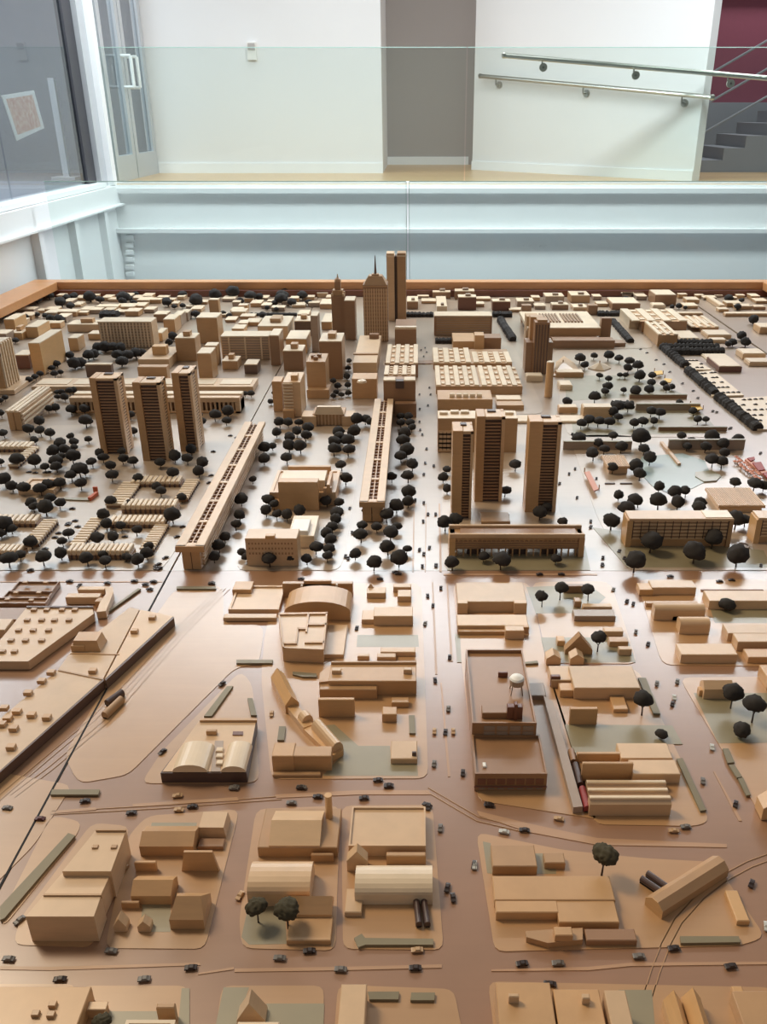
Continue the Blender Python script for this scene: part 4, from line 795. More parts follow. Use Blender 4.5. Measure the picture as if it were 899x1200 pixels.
# ================================================================ FAR DOWNTOWN
d = dims((427, 455, 400, 334, 331)); x0, x1, y0, y1, a, b = d; y1 = y0 + (x1 - x0) * .9
P = [('shaft', 'brown', boxw(x0, x1, y0, y1, a, b)), ('crown', 'tan', ([(x0 + .004, y0 + .004, b), (x1 - .004, y0 + .004, b), (x1 - .004, y1 - .004, b), (x0 + .004, y1 - .004, b), (x0 + .03, y0 + .03, b + .042), (x1 - .03, y0 + .03, b + .042), (x1 - .03, y1 - .03, b + .042), (x0 + .03, y1 - .03, b + .042)], [(3, 2, 1, 0), (4, 5, 6, 7), (0, 1, 5, 4), (1, 2, 6, 5), (2, 3, 7, 6), (3, 0, 4, 7)])),
     ('spire', 'dark', tube(((x0 + x1) / 2, (y0 + y1) / 2, b + .04), ((x0 + x1) / 2, (y0 + y1) / 2, b + .145), .008, .002, 6)), ('spire_base', 'tan', boxw((x0 + x1) / 2 - .02, (x0 + x1) / 2 + .02, (y0 + y1) / 2 - .02, (y0 + y1) / 2 + .02, b + .04, b + .05))]
for i in range(10): u = x0 + (x1 - x0) * (i + .5) / 10; P.append(('pilaster', 'light', boxw(u - .003, u + .003, y0 - .003, y0, a, b - .02)))
for i in range(15): zz = a + (b - a) * (i + .5) / 15; P.append(('floor_band', 'tan', boxw(x0, x1, y0 - .0015, y0, zz, zz + .007, .0003)))
T('skyscraper', 'broad gridded skyscraper with a slim spire', P, 'skyscraper')
d = dims((390, 405, 392, 347, 344)); x0, x1, y0, y1, a, b = d; y1 = y0 + (x1 - x0); cx, cy = (x0 + x1) / 2, (y0 + y1) / 2; r = (x1 - x0) / 2
T('skyscraper', 'slim stepped skyscraper with a domed top', [('shaft', 'brown', boxw(x0, x1, y0, y1, a, b)), ('shoulder', 'tan', boxw(x0 + .008, x1 - .008, y0 + .008, y1 - .008, b, b + .03)), ('lantern', 'brown', boxw(x0 + .02, x1 - .02, y0 + .02, y1 - .02, b + .03, b + .075)), ('dome', 'tan', lathe((cx, cy, b + .075), [(r * .55, 0), (r * .45, .012), (r * .2, .02), (.004, .024), (.002, .04)]))]
    + [('corner_turret', 'light', boxw(cx + sx * r * .85 - .006, cx + sx * r * .85 + .006, cy + sy * r * .85 - .006, cy + sy * r * .85 + .006, b - .002, b + .014)) for sx in (-1, 1) for sy in (-1, 1)], 'skyscraper')
d = dims((454, 476, 376, 297, 295)); x0, x1, y0, y1, a, b = d; y1 = y0 + .1
T('skyscraper', 'tallest skyscraper, a pair of joined slabs with a dark groove', [('left_slab', 'light', boxw(x0, x0 + (x1 - x0) * .4, y0, y1, a, b)), ('groove', 'umber', boxw(x0 + .01, x1 - .01, y0 + .03, y1 - .01, a, b - .02)), ('right_slab', 'tan', boxw(x0 + (x1 - x0) * .55, x1, y0 + .01, y1 + .01, a, b)),
    ('top_band', 'pale', boxw(x0 - .003, x0 + (x1 - x0) * .4 + .003, y0 - .003, y1, b - .02, b - .012)), ('top_band', 'pale', boxw(x0 + (x1 - x0) * .55 - .003, x1 + .003, y0 + .007, y1 + .013, b - .02, b - .012))], 'skyscraper')
z = hgt(470, 408, 386); T('office_block', 'brown block with a pale curved roof edge below the twin-slab skyscraper', [('body', 'brown', box((463, 488, 408, 386, 374))), ('roof_band', 'pale', vx((463, 488, 386, 384, 382), .4, z))])
d = dims((509, 576, 393, 371, 366)); T('office_slab', 'wide slab with a finely lined face behind the striped roofs', [('body', 'tan', boxw(*d)), ('roof_cap', 'pale', boxw(d[0], d[1], d[2] - .004, d[3], d[5], d[5] + .006))] + [('floor_band', 'grey', boxw(d[0] + .008, d[1] - .008, d[2] - .002, d[2], d[4] + (d[5] - d[4]) * (i + .4) / 8, d[4] + (d[5] - d[4]) * (i + .7) / 8, .0004)) for i in range(8)] + [('end_pier', 'brown', boxw(q, q + .012, d[2] - .004, d[3], d[4], d[5])) for q in (d[0] - .001, d[1] - .011)])
T('office_block', 'pale roofed block with a square tower in front of the wide slab', [('left_wing', 'mid', box((531, 557, 412, 400, 390))), ('tower', 'mid', box((556, 567, 414, 393, 389))), ('right_wing', 'brown', box((567, 587, 411, 396, 391)))])
d = dims((624, 641, 438, 378, 374)); w_ = d[1] - d[0]
T('tower_block', 'dark cross-shaped tower before the convention hall', [('core', 'brown', boxw(*d)), ('left_wing', 'brown', boxw(d[0] - w_ * .5, d[0], d[2] + .02, d[3] + .04, d[4], d[5] - .10)), ('right_wing', 'brown', boxw(d[1], d[1] + w_ * .35, d[2] + .02, d[3] + .04, d[4], d[5] - .10)), ('rear_wing', 'tan', boxw(d[0] - w_ * .2, d[1] - w_ * .3, d[3], d[3] + .05, d[4], d[5] + .01)), ('roof_cap', 'tan', boxw(d[0] + .012, d[1] - .012, d[2] + .01, d[3], d[5], d[5] + .01))]
  + [('fin', 'dark', boxw(d[0] + w_ * (i + .5) / 5 - .003, d[0] + w_ * (i + .5) / 5 + .003, d[2] - .003, d[2], d[4], d[5] - .01)) for i in range(5)], 'tower')
p = G(642.5, 465); h = hgt(642, 465, 425)
T('column_tower', 'plain round column tower on the open square', [('shaft', 'mid', lathe((p.x, p.y, ZB), [(.018, 0), (.0165, h * .96), (.017, h)], 14)), ('cap', 'pale', lathe((p.x, p.y, ZB + h), [(.016, 0), (.014, .003)], 14))], 'tower')
# convention hall
d = dims((645, 703, 400, 384, 365)); x0 = PY(618, 390, d[2]).x
P = [('roof', 'pale', boxw(x0, d[1], d[2], d[3], d[5] - .02, d[5])), ('fascia', 'tan', boxw(x0, d[1], d[2] - .004, d[2] + .01, d[5] - .045, d[5] - .004)), ('recess', 'umber', boxw(x0 + .02, d[1] - .02, d[2] + .05, d[3] - .02, d[4], d[5] - .02)),
     ('front_steps', 'brown', box((648, 720, 408, 399, 395))), ('side_steps', 'brown', box((676, 733, 406, 402, 398))), ('lower_wall', 'brown', box((640, 700, 402, 395, 393))),
     ('corner_tower', 'brown', box((703, 715, 398, 373, 371))), ('corner_tower', 'brown', box((611, 622, 378, 358, 356))), ('corner_tower', 'brown', box((689, 700, 369, 358, 356))), ('side_tower', 'mid', box((616, 630, 398, 371, 367)))]
for gx0, gx1 in ((637, 659), (662, 685)):
    a_ = G(gx0, 378, d[5]); b_ = G(gx1, 378, d[5]); yk_ = G(gx0, 368.5, d[5]).y; n = 6
    for i in range(n): u = a_.x + (b_.x - a_.x) * i / n; P.append(('skylight', 'brown', boxw(u, u + (b_.x - a_.x) / n * .55, a_.y, yk_, d[5], d[5] + .008)))
T('convention_hall', 'big flat convention hall with two ribbed skylights and corner towers', P, 'hall')
# right of the far side
d = dims((752, 804, 389, 377, 363)); P = [('body', 'brown', boxw(*d))]; striped(d[0] - .06, d[1], d[2], d[3], d[5], 7, P, 3); P.append(('left_wing', 'pale', box((737, 752, 385, 374, 363))))
T('flat_roofed_building', 'wide warehouse with a striped roof right of the convention hall', P)
d = dims((770, 793, 406, 393, 378)); P = [('body', 'tan', boxw(*d))]; striped(d[0], d[1], d[2], d[3], d[5], 5, P, 3)
T('flat_roofed_building', 'smaller warehouse with pale roof bands before the striped one', P)
d = dims((820, 842, 388, 384, 371)); P = [('body', 'tan', boxw(*d))]; striped(d[0] - .05, d[1], d[2], d[3], d[5], 7, P, 1)
T('flat_roofed_building', 'low long-banded shed left of the dark panel joint', P)
for l, s, m in (('thin flat building just below the banded shed', (829, 857, 397, 393, 387), 'light'), ('thinnest flat building under the banded shed', (833, 852, 402, 399, 396), 'light'), ('pale flat box right of the dark panel joint', (870, 897, 421, 415, 409), 'light'), ('flat box behind a planting line at the right edge', (878, 930, 429, 425, 420), 'light'),
    ('tan box cut by the far right edge', (890, 930, 391, 384, 379), 'mid'), ('brown low building between the parking lots', (842, 869, 436, 430, 418), 'red'), ('pale low roof beside the brown parking building', (828, 857, 422, 420.5, 415), 'pale'), ('pale boxy block by the far rim right of the convention hall', (767, 792, 358, 346, 340), 'brown'),
    ('brown block by the far rim above the warehouses', (717, 750, 363, 356, 349), 'brown'), ('thin slab along the right far street', (790, 824, 370, 367.5, 366), 'tan'), ('thin long slab by the far right rim', (850, 930, 371, 368, 366), 'tan'), ('narrow pale bar running away at the far right rim', (843, 850, 362, 358, 347), 'light'),
    ('low brown hut at the far right corner', (884, 897, 363, 360, 358), 'brown'), ('pale pavilion between the two warehouses and the rim', (765, 780, 362, 358, 355), 'pale'), ('flat pale kiosk beside the orchard', (797, 820, 400, 397, 388), 'pale')):
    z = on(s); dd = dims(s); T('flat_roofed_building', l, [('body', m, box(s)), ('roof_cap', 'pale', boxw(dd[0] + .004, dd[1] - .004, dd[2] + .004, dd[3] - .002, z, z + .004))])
for l, s, m in (('far rim block with a pale roof right of the twin slab tower', (477, 490, 362, 354, 348), 'brown'), ('far rim block with a dark upper part, left of the paired ones', (507, 528, 350, 343, 340), 'brown'), ('tallest of the paired far rim blocks', (533, 556, 351, 342, 339), 'brown'), ('dark red block before the paired far rim blocks', (537, 558, 363, 349, 346), 'red'),
    ('small pale house left of the dark red far block', (512, 524, 365, 360, 348), 'pale'), ('brown far block standing alone left of the convention hall', (577, 598, 364, 354, 351), 'red'), ('grey far block behind the left corner tower of the convention hall', (606, 626, 360, 354, 350), 'grey'), ('far dark block with roof clutter behind the convention hall', (639, 661, 355, 348, 344), 'grey'),
    ('far boxy block with a stepped roof behind the convention hall', (669, 691, 355, 347, 342), 'tan'), ('low dark bar behind the convention hall', (647, 666, 363, 358, 355), 'brown'), ('low pale bar behind the convention hall', (672, 688, 364, 361, 357), 'light')):
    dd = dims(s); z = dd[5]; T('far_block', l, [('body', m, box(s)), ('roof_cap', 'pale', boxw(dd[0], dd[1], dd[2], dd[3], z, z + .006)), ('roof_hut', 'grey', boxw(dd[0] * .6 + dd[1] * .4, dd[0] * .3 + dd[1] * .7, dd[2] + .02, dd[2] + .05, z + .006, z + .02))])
# ---- far left quarter
d = dims((-50, 8, 460, 404, 396)); P = [('body', 'mid', boxw(*d)), ('podium', 'light', boxw(d[0], d[1] + .05, d[2] - .03, d[3] + .08, ZB, ZB + .02)), ('roof_cap', 'pale', boxw(d[0], d[1], d[2], d[3], d[5], d[5] + .004))]
d = (d[0], d[1], d[2], d[3] + .02, d[4], d[5]); n = 6
for i in range(n): v = d[2] + (d[3] - d[2]) * i / n; P.append(('fin', 'pale', boxw(d[1], d[1] + .008, v + .002, v + (d[3] - d[2]) / n * .5, ZB + .02, d[5])))
T('tower_block', 'finned tower cut by the left edge', P, 'tower')
x0, x1, y0, y1, a, b = dims((12, 27, 504, 481, 453)); P = [('body', 'tan', boxw(x0, x1, y0 + .003, y1, a, b - .008)), ('end_wall', 'mid', boxw(x0, x0 + (x1 - x0) * .45, y0, y0 + .006, a, b - .006)), ('end_wall', 'mid', boxw(x0 + (x1 - x0) * .55, x1, y0, y0 + .006, a, b - .006))]
for i in range(3): u = x0 - .004 + (x1 - x0) * i * .36; P.append(('roof_strip', 'pale', boxw(u, u + (x1 - x0) * .26, y0 - .003, y1, b - .008, b)))
for i in range(3): zz = a + (b - a) * (.25 + i * .22); P.append(('gallery', 'pale', boxw(x1, x1 + .008, y0 + .01, y1 - .01, zz, zz + .006, .0004)))
T('slab_block', 'short slab with three pale roof strips at the left', P, 'slab block')
s = (38, 297, 460, 453, 443); dd = dims(s); T('long_bar_building', 'very long low pale building behind the three left towers', [('body', 'light', boxw(*dd))] + [('roof_panel', 'pale', boxw(dd[0] + (dd[1] - dd[0]) * (i + .06) / 6, dd[0] + (dd[1] - dd[0]) * (i + .9) / 6, dd[2] + .03, dd[3] - .03, dd[5], dd[5] + .003)) for i in range(6)])
x0, x1, y0, y1, a, b = dims((84, 282, 484, 466, 458)); P = [('body', 'brown', boxw(x0, x1, y0 + .02, y1, a, b - .01)), ('cornice', 'light', boxw(x0, x1, y0, y0 + .03, b - .02, b)), ('roof_strip', 'pale', boxw(x0, x1, y1 - .04, y1, b - .01, b)), ('plinth', 'mid', boxw(x0, x1, y0, y0 + .02, a, a + .008)), ('end_wall', 'light', boxw(x1 - .02, x1, y0, y1, a, b - .02)), ('end_wall', 'light', boxw(x0, x0 + .02, y0, y1, a, b - .02))]
for i in range(36): u = x0 + .03 + (x1 - x0 - .06) * i / 35; P.append(('column', 'light', boxw(u - .004, u + .004, y0 + .002, y0 + .008, a, b - .02)))
T('colonnade_building', 'long colonnaded building running behind the three left towers', P)
def gridslab(label, s, cols, rows, mat='light'):
    x0, x1, y0, y1, a, b = dims(s); P = [('body', mat, boxw(x0, x1, y0, y1, a, b)), ('roof_cap', 'pale', boxw(x0, x1, y0 - .004, y1, b, b + .006))]
    for i in range(cols): u = x0 + (x1 - x0) * (i + .5) / cols; P.append(('mullion', 'pale', boxw(u - .004, u + .004, y0 - .004, y0, a, b)))
    for i in range(rows): zz = a + (b - a) * (i + .5) / rows; P.append(('floor_band', 'grey', boxw(x0 + .005, x1 - .005, y0 - .002, y0, zz - .004, zz + .004, .0004)))
    T('office_slab', label, P)
gridslab('wide pale gridded slab behind the dark tree plot on the left', (119, 181, 407, 378, 373), 16, 9)
gridslab('wide lined slab left of the downtown towers', (261, 317, 421, 395, 389), 3, 9)
FL = [('deep boxy block with a tall side wall near the left edge', (40, 53, 439, 403, 387), 'gold', 0), ('red-brown low block next to the finned tower', (20, 36, 432, 417, 411), 'red', 0), ('small far tan box at the left frame', (7, 19, 388, 375, 368), 'gold', 0), ('tan box with a flat roof behind the deep boxy block', (32, 46, 396, 384, 376), 'gold', 0),
 ('low box with a raised roof at the far left', (12, 27, 398, 391, 384), 'gold', 1), ('grey roofed block touching the left edge', (-20, 9, 403, 392, 387), 'grey', 0), ('low dark-fronted bar at the far left', (18, 40, 366, 363, 360), 'grey', 0), ('thin tan bar with a pale roof in the far left streets', (67, 90, 371, 366, 363), 'tan', 0), ('tan low bar beneath the far rim on the left', (113, 138, 364, 360, 357), 'tan', 0),
 ('wide tan block left of the gridded slab', (80, 120, 389, 381, 376), 'light', 1), ('narrow pale-sided box between the deep block and the gridded slab', (82, 93, 411, 397, 392), 'gold', 0), ('flat tan annex left of the gridded slab', (104, 119, 398, 392, 388), 'gold', 0), ('brown wall-like block right of the gridded slab', (181, 196, 377, 369, 365), 'brown', 0),
 ('first fin-walled slab of a receding row', (193, 206, 390, 375, 369), 'tan', 0), ('second fin-walled slab of a receding row', (204, 213, 382, 370, 365), 'grey', 0), ('third fin-walled slab of a receding row', (212, 221, 376, 367, 363), 'grey', 0), ('plain tan block tower behind the podium building', (233, 257, 402, 373, 367), 'tan', 0), ('plain tan cube tower beside the podium building', (208, 231, 423, 397, 391), 'tan', 1),
 ('dark-sided tower with a lower front step near the lined slab', (234, 250, 446, 415, 408), 'tan', 0), ('taller rear half of the dark-sided tower pair', (242, 256, 428, 406, 402), 'tan', 0), ('slim far tower under the rim left of downtown', (246, 257, 368, 352, 350), 'tan', 0), ('dark brown wall block in the tree plot', (102, 132, 442, 428, 426), 'dark', 0),
 ('low block right of the dark-sided tower', (261, 279, 433, 424, 418), 'tan', 1), ('low brown block at the edge of the diagonal avenue', (287, 302, 438, 428, 422), 'dark', 0), ('ribbed end tower at the right of the lined slab', (318, 329, 428, 394, 386), 'brown', 0), ('broad pale roof behind the lined slab', (303, 338, 398, 383, 371), 'light', 1),
 ('brown stepped tower behind the pale-roofed cubes', (346, 365, 394, 377, 371), 'dark', 1), ('tall narrow slab right of the brown stepped tower', (366, 374, 412, 371, 366), 'grey', 0), ('pale-roofed tan cube in front of the brown stepped tower', (336, 360, 414, 398, 388), 'gold', 0), ('brown cube tower with a clutter of roof huts', (333, 356, 434, 412, 405), 'brown', 1),
 ('brown tower with a low roof ridge before the slim skyscraper', (376, 402, 444, 401, 391), 'brown', 1), ('small tan block beside the slim skyscraper', (377, 389, 386, 378, 368), 'gold', 0), ('dark tall slab right of the slim skyscraper', (405, 417, 398, 353, 348), 'brown', 0), ('small far block behind the slim skyscraper', (375, 390, 362, 357, 351), 'tan', 0),
 ('tan far bar with a pale roof left of the downtown towers', (349, 362, 374, 369, 364), 'tan', 0), ('low tan hut with a pale rim near the avenue corner', (272, 286, 391, 386, 381), 'gold', 0), ('low pale block at the far left avenue', (271, 288, 372, 366, 362), 'light', 0), ('dark hollow block right of the gridded slab', (183, 191, 400, 391, 385), 'gold', 0), ('far low house row below the left rim', (53, 68, 367, 363, 360), 'tan', 0)]
for l, s, m, hut in FL:
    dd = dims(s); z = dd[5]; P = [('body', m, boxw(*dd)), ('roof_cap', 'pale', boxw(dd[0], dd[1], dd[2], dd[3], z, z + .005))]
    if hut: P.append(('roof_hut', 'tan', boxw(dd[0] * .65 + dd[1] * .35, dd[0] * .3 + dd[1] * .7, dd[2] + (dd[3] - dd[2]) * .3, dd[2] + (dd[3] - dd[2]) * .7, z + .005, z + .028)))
    T('office_block', l, P)
s = (163, 199, 432, 421, 406); T('podium_building', 'flat podium with a cube on top left of the cube tower', [('podium', 'light', box(s)), ('cube', 'gold', box((179, 195, 416, 406, 403), on(s))), ('front_step', 'tan', box((163, 197, 446, 430, 427)))])
# small low houses that fill the far streets; each one a house of the same plain kind
rnd = random.Random(3)
SP = [(x, y) for x, y in ((33, 352), (41, 350), (48, 349), (55, 349), (72, 352), (95, 352), (103, 353), (110, 350), (125, 353), (134, 354), (150, 352), (160, 354), (172, 352), (168, 357), (182, 356), (191, 354), (200, 357), (212, 352), (205, 360), (222, 362), (230, 366), (235, 357), (268, 354), (277, 360), (285, 364), (292, 355), (300, 360), (277, 370), (290, 376),
    (296, 382), (308, 352), (312, 362), (320, 356), (326, 365), (335, 359), (345, 355), (350, 361), (362, 352), (368, 360), (378, 349), (386, 352), (90, 360), (80, 358), (100, 366), (112, 368), (128, 367), (140, 362), (150, 366), (163, 364), (60, 372), (72, 378), (48, 367), (30, 375), (25, 380), (54, 384), (66, 385), (95, 370), (140, 369), (155, 371), (175, 367), (285, 384), (270, 378), (263, 372))]
for x, y in SP:
    w_ = rnd.uniform(.04, .085); dp = rnd.uniform(.05, .11); h = rnd.uniform(.012, .032); p = G(x, y); dp = min(dp, 5.91 - p.y)
    T('low_house', 'low pale-roofed wooden house in the crowded far left streets', [('body', rnd.choice(('tan', 'light', 'grey', 'mid')), boxw(p.x - w_ / 2, p.x + w_ / 2, p.y, p.y + dp, ZB, ZB + h)), ('roof_cap', 'pale', boxw(p.x - w_ / 2 - .002, p.x + w_ / 2 + .002, p.y - .002, p.y + dp, ZB + h, ZB + h + .004))], 'house', 'low houses of the far left streets')
for x, y in ((503, 356), (496, 350), (560, 360), (566, 353), (605, 366), (628, 353), (633, 363), (700, 352), (706, 360), (733, 347), (745, 346), (752, 352), (800, 350), (812, 356), (820, 350), (832, 352), (842, 349), (858, 354), (868, 350), (860, 360), (872, 363), (885, 352), (893, 356), (848, 366), (810, 362)):
    w_ = rnd.uniform(.05, .10); dp = rnd.uniform(.05, .1); h = rnd.uniform(.012, .026); p = G(x, y); dp = min(dp, 5.91 - p.y)
    T('low_house', 'low pale-roofed wooden house along the far right rim', [('body', rnd.choice(('tan', 'grey', 'mid')), boxw(p.x - w_ / 2, p.x + w_ / 2, p.y, p.y + dp, ZB, ZB + h)), ('roof_cap', 'pale', boxw(p.x - w_ / 2 - .002, p.x + w_ / 2 + .002, p.y - .002, p.y + dp, ZB + h, ZB + h + .004))], 'house', 'low houses of the far right rim')

# ================================================================ PARK ON THE RIGHT
def tent(label, pts, apex, zt, mat):
    w_ = [G(*p, .006) for p in pts]; n = len(w_); a = G(*apex, zt); v = [tuple(p) for p in w_] + [tuple(a)] + [(p.x, p.y, ZB) for p in w_]
    f = [(i, (i + 1) % n, n) for i in range(n)] + [(i, (i + 1) % n, n + 1 + (i + 1) % n, n + 1 + i) for i in range(n)] + [tuple(range(n + 1, 2 * n + 1))]
    T('tent_pavilion', label, [('canopy', mat, (v, f)), ('mast', 'tan', tube(tuple(a - Vector((0, 0, .01))), tuple(a + Vector((0, 0, .01))), .003, n=6))], 'pavilion')
tent('cream many-sided tent in the middle of the far park', [(689, 431), (697, 433), (708, 434), (716, 431), (711, 427), (699, 426)], (703, 425), .035, 'pale')
tent('fan-shaped pavilion beside the cross-shaped tower', [(648, 440), (683, 440), (673, 425), (661, 417), (652, 424)], (660, 424), .04, 'light')
for l, s, m in (('brown wedge hall beside the fan-shaped pavilion', (652, 684, 442, 437, 433), 'tan'), ('tan ticket hall below the round column tower', (655, 677, 484, 478, 474), 'mid'), ('pale flat hall behind a row of park trees', (683, 717, 490, 478, 473), 'light'), ('slanting pale kiosk right of the round column tower', (656, 671, 457, 452, 446), 'pale'), ('low pale forecourt slab under the round column tower', (600, 690, 496, 494.5, 487), 'pale'), ('small stepped kiosk at the foot of the cross-shaped tower', (617, 636, 447, 441, 437), 'pale')):
    dd = dims(s); T('flat_roofed_building', l, [('body', m, boxw(*dd)), ('roof_cap', 'pale', boxw(dd[0] + .003, dd[1] - .003, dd[2] + .003, dd[3] - .003, dd[5], dd[5] + .003))])
for l, s in (('long low dark park wall on the near side of the tent lawn', (738, 805, 467, 463, 462)), ('long low dark park wall at the foot of the lower lawn', (772, 852, 505, 501, 500)), ('grey retaining wall left of the park pond', (660, 740, 527, 518, 517)), ('grey retaining wall right of the park pond', (783, 872, 527, 516, 515)), ('short low wall across the head of the lower lawn', (745, 820, 481, 474, 473))):
    dd = dims(s); T('park_wall', l, [('wall', 'brown' if 'dark' in l else 'grey', boxw(*dd)), ('coping', 'sage', boxw(dd[0], dd[1], dd[2] - .002, dd[3] + .002, dd[5], dd[5] + .003))], 'wall')
for l, pts, m in (('yellow canopy among trees on the tent lawn, upper', [(767, 435), (776, 434), (777, 438), (769, 439)], 'yellow'), ('yellow canopy among trees on the tent lawn, lower', [(779, 443), (788, 444), (786, 448), (778, 447)], 'yellow'), ('yellow canopy on the lower lawn', [(809, 474), (819, 473), (824, 479), (812, 481)], 'yellow'), ('salmon strip canopy at the left edge of the park pond', [(685, 553), (691, 552), (702, 573), (696, 575)], 'salmon')):
    T('canopy', l, [('roof', m, poly(pts, .02, .016)), ('post', 'tan', tube(tuple(G(*pts[0], ZB)), tuple(G(*pts[0], ZB) + Vector((0, 0, .0155))), .002, n=6)), ('post', 'tan', tube(tuple(G(*pts[2], ZB)), tuple(G(*pts[2], ZB) + Vector((0, 0, .0155))), .002, n=6))], 'canopy')
P = [('tray', 'salmon', poly([(873, 538), (878, 536), (925, 572), (918, 574)], .008))]
for q in ([(876, 536.5), (884, 535), (885, 538), (880, 540)], [(882, 542), (892, 541), (897, 550), (889, 551)], [(894, 554), (902, 553), (915, 566), (905, 566)]): P.append(('red_bed', 'brick_red', poly(q, .012, .008)))
T('court_tray', 'row of red court panels in a pale tray at the right edge', P, 'court')
rr = random.Random(5)
for i in range(26):
    x = 862 + (i % 13) * 2.3 + rr.uniform(-1, 1); y = 539 + (i % 13) * 1.8 + (i // 13) * 5 + rr.uniform(-1, 1)
    if x > 896: continue
    p = G(x, y); T('parasol', 'tiny salmon parasol in the cluster beside the red courts', [('shade', 'salmon', lathe((p.x, p.y, .014), [(.009, 0), (.005, .003), (.001, .005)], 8)), ('pole', 'tan', tube((p.x, p.y, ZB), (p.x, p.y, .016), .001, n=5))], 'parasol', 'parasols beside the red courts')
T('pond', 'pale grey pond lying between park trees at the right', [('water', 'pool', poly([(752, 535), (800, 531), (826, 540), (835, 560), (812, 572), (785, 578), (765, 570), (748, 552)], ZB + .0012)), ('island', 'sage', poly([(815, 553), (835, 551), (845, 557), (840, 563), (825, 564), (815, 558)], .006))], 'pond')
T('footbridge', 'slim tan footbridge crossing the park beside the pond', [('deck', 'mid', bar((775, 520), (796, 546), .012, .010))], 'bridge')
p = G(870.5, 640.5); T('fountain_ring', 'small round ring basin beside the lattice bar at the right', [('rim', 'grey', lathe((p.x, p.y, ZB), [(.019, 0), (.020, .004), (.015, .004), (.014, .001)], 20))], 'fountain')
T('plaza_seat', 'dark curved low wall on the plaza below the right-hand towers', [('body', 'umber', poly([(570, 602), (576, 604), (585, 605.5), (594, 604), (597, 602.5), (596, 605), (585, 607.5), (574, 606)], .006)), ('terrace', 'tan', box((564, 598, 614, 611, 600)))], 'wall')
for l, q in (('left plain low bench in the right-hand park', (709, 721, 567.5, 566.3, 565.5)), ('right plain low bench in the right-hand park', (727, 741, 567.5, 566.3, 565.5))): T('park_bench', l, [('seat', 'umber', box(q))], 'bench')
# parking lots
PARKED = []
for l, pts, nx, ny in (('upper parking lot with tiny dark cars at the far right', [(797, 421), (815, 421), (834, 433), (805, 433)], 5, 3), ('middle parking lot with tiny dark cars at the far right', [(815, 436), (836, 434), (872, 463), (835, 464)], 6, 5), ('lower parking lot with tiny dark cars at the right edge', [(852, 467), (905, 464), (960, 503), (888, 503)], 8, 6)):
    P = [('deck', 'pale', poly(pts, .008))]; a, b, c, d_ = [G(*p, .008) for p in pts]
    for i in range(nx):
        for j in range(ny):
            if rr.random() < .3: continue
            u = (i + .5) / nx; v = (j + .5) / ny; q = a.lerp(b, u).lerp(d_.lerp(c, u), v)
            PARKED.append((q.x, q.y, l))
    T('parking_lot', l, P, 'parking lot')

# ================================================================ TREES
import bmesh
def crown_mesh(seed, flat, mat, n=2):
    r = random.Random(seed); bm = bmesh.new(); lobes = [(Vector((r.uniform(-.25, .25), r.uniform(-.25, .25), r.uniform(-.08, .12))), r.uniform(.7, 1.0)) for _ in range(4)]
    bmesh.ops.create_icosphere(bm, subdivisions=max(n, 3), radius=1)
    for v in bm.verts:
        d = v.co.normalized(); k = max((c.dot(d) + math.sqrt(max(0, q * q * .62 - (c.length_squared - c.dot(d) ** 2)))) for c, q in lobes)
        k *= 1 + .07 * math.sin(9 * d.x + seed) * math.sin(8 * d.y + 2 * seed) + .05 * math.sin(17 * d.z + 13 * d.x + seed) + r.uniform(-.05, .05)
        v.co = Vector((d.x, d.y, d.z * flat * (1.0 if d.z > 0 else .72))) * k
    m = max(max(abs(v.co.x), abs(v.co.y)) for v in bm.verts)
    for v in bm.verts: v.co *= .5 / m
    me = bpy.data.meshes.new('crown'); bm.to_mesh(me); bm.free(); me.materials.append(MATS[mat])
    for p in me.polygons: p.use_smooth = True
    return me
CROWNS = [crown_mesh(i, f, 'crown') for i, f in enumerate((.85, .98, 1.05, .8, .92, 1.0))]
OLIVE = [crown_mesh(20 + i, .8, 'crown_olive', 4) for i in range(3)]
def trunk_mesh(seed):
    r = random.Random(seed); P = [tube((0, 0, 0), (.02, .01, .55), .045, .032, 6)]
    for k in range(3):
        a = k * 2.1 + r.random(); P.append(tube((.02, .01, .5), (.3 * math.cos(a), .3 * math.sin(a), .98), .026, .014, 5))
    return mesh('trunk', join(*P), 'bark')
TRUNKS = [trunk_mesh(i) for i in range(3)]
rt = random.Random(11)
FAR = []
def tree(px, py, wpx, label, group, olive=False, trunk=.58, name='model_tree', far=False):
    """crown centre and crown width in the picture; the trunk goes straight down to the board"""
    g = G(px, py + wpx * trunk, 0); D = (g - Vector((0, 0, HC))).dot(Vector((0, ct, -st)))
    W = max(wpx * D / F * 1.2, .012); zc = PY(px, py, g.y).z; zc = max(zc, W * .34)
    if far: FAR.append((g.x, g.y, zc, W)); return
    root = link(name, None); root.location = (g.x, g.y, ZB); root.empty_display_size = .01
    c = link('crown', rt.choice(OLIVE if olive else CROWNS), root); c.location = (0, 0, zc); c.scale = (W, W, W); c.rotation_euler = (0, 0, rt.uniform(0, 6.28))
    t = link('trunk', rt.choice(TRUNKS), root); t.scale = (W * .9, W * .9, zc); t.rotation_euler = (0, 0, rt.uniform(0, 6.28))
    tag(root, label, 'tree', group)
def grove(x0, y0, k, data, label, group, **kw):
    for a, b, w_ in data: tree(x0 + a / k, y0 + b / k, w_ / k, label, group, **kw)
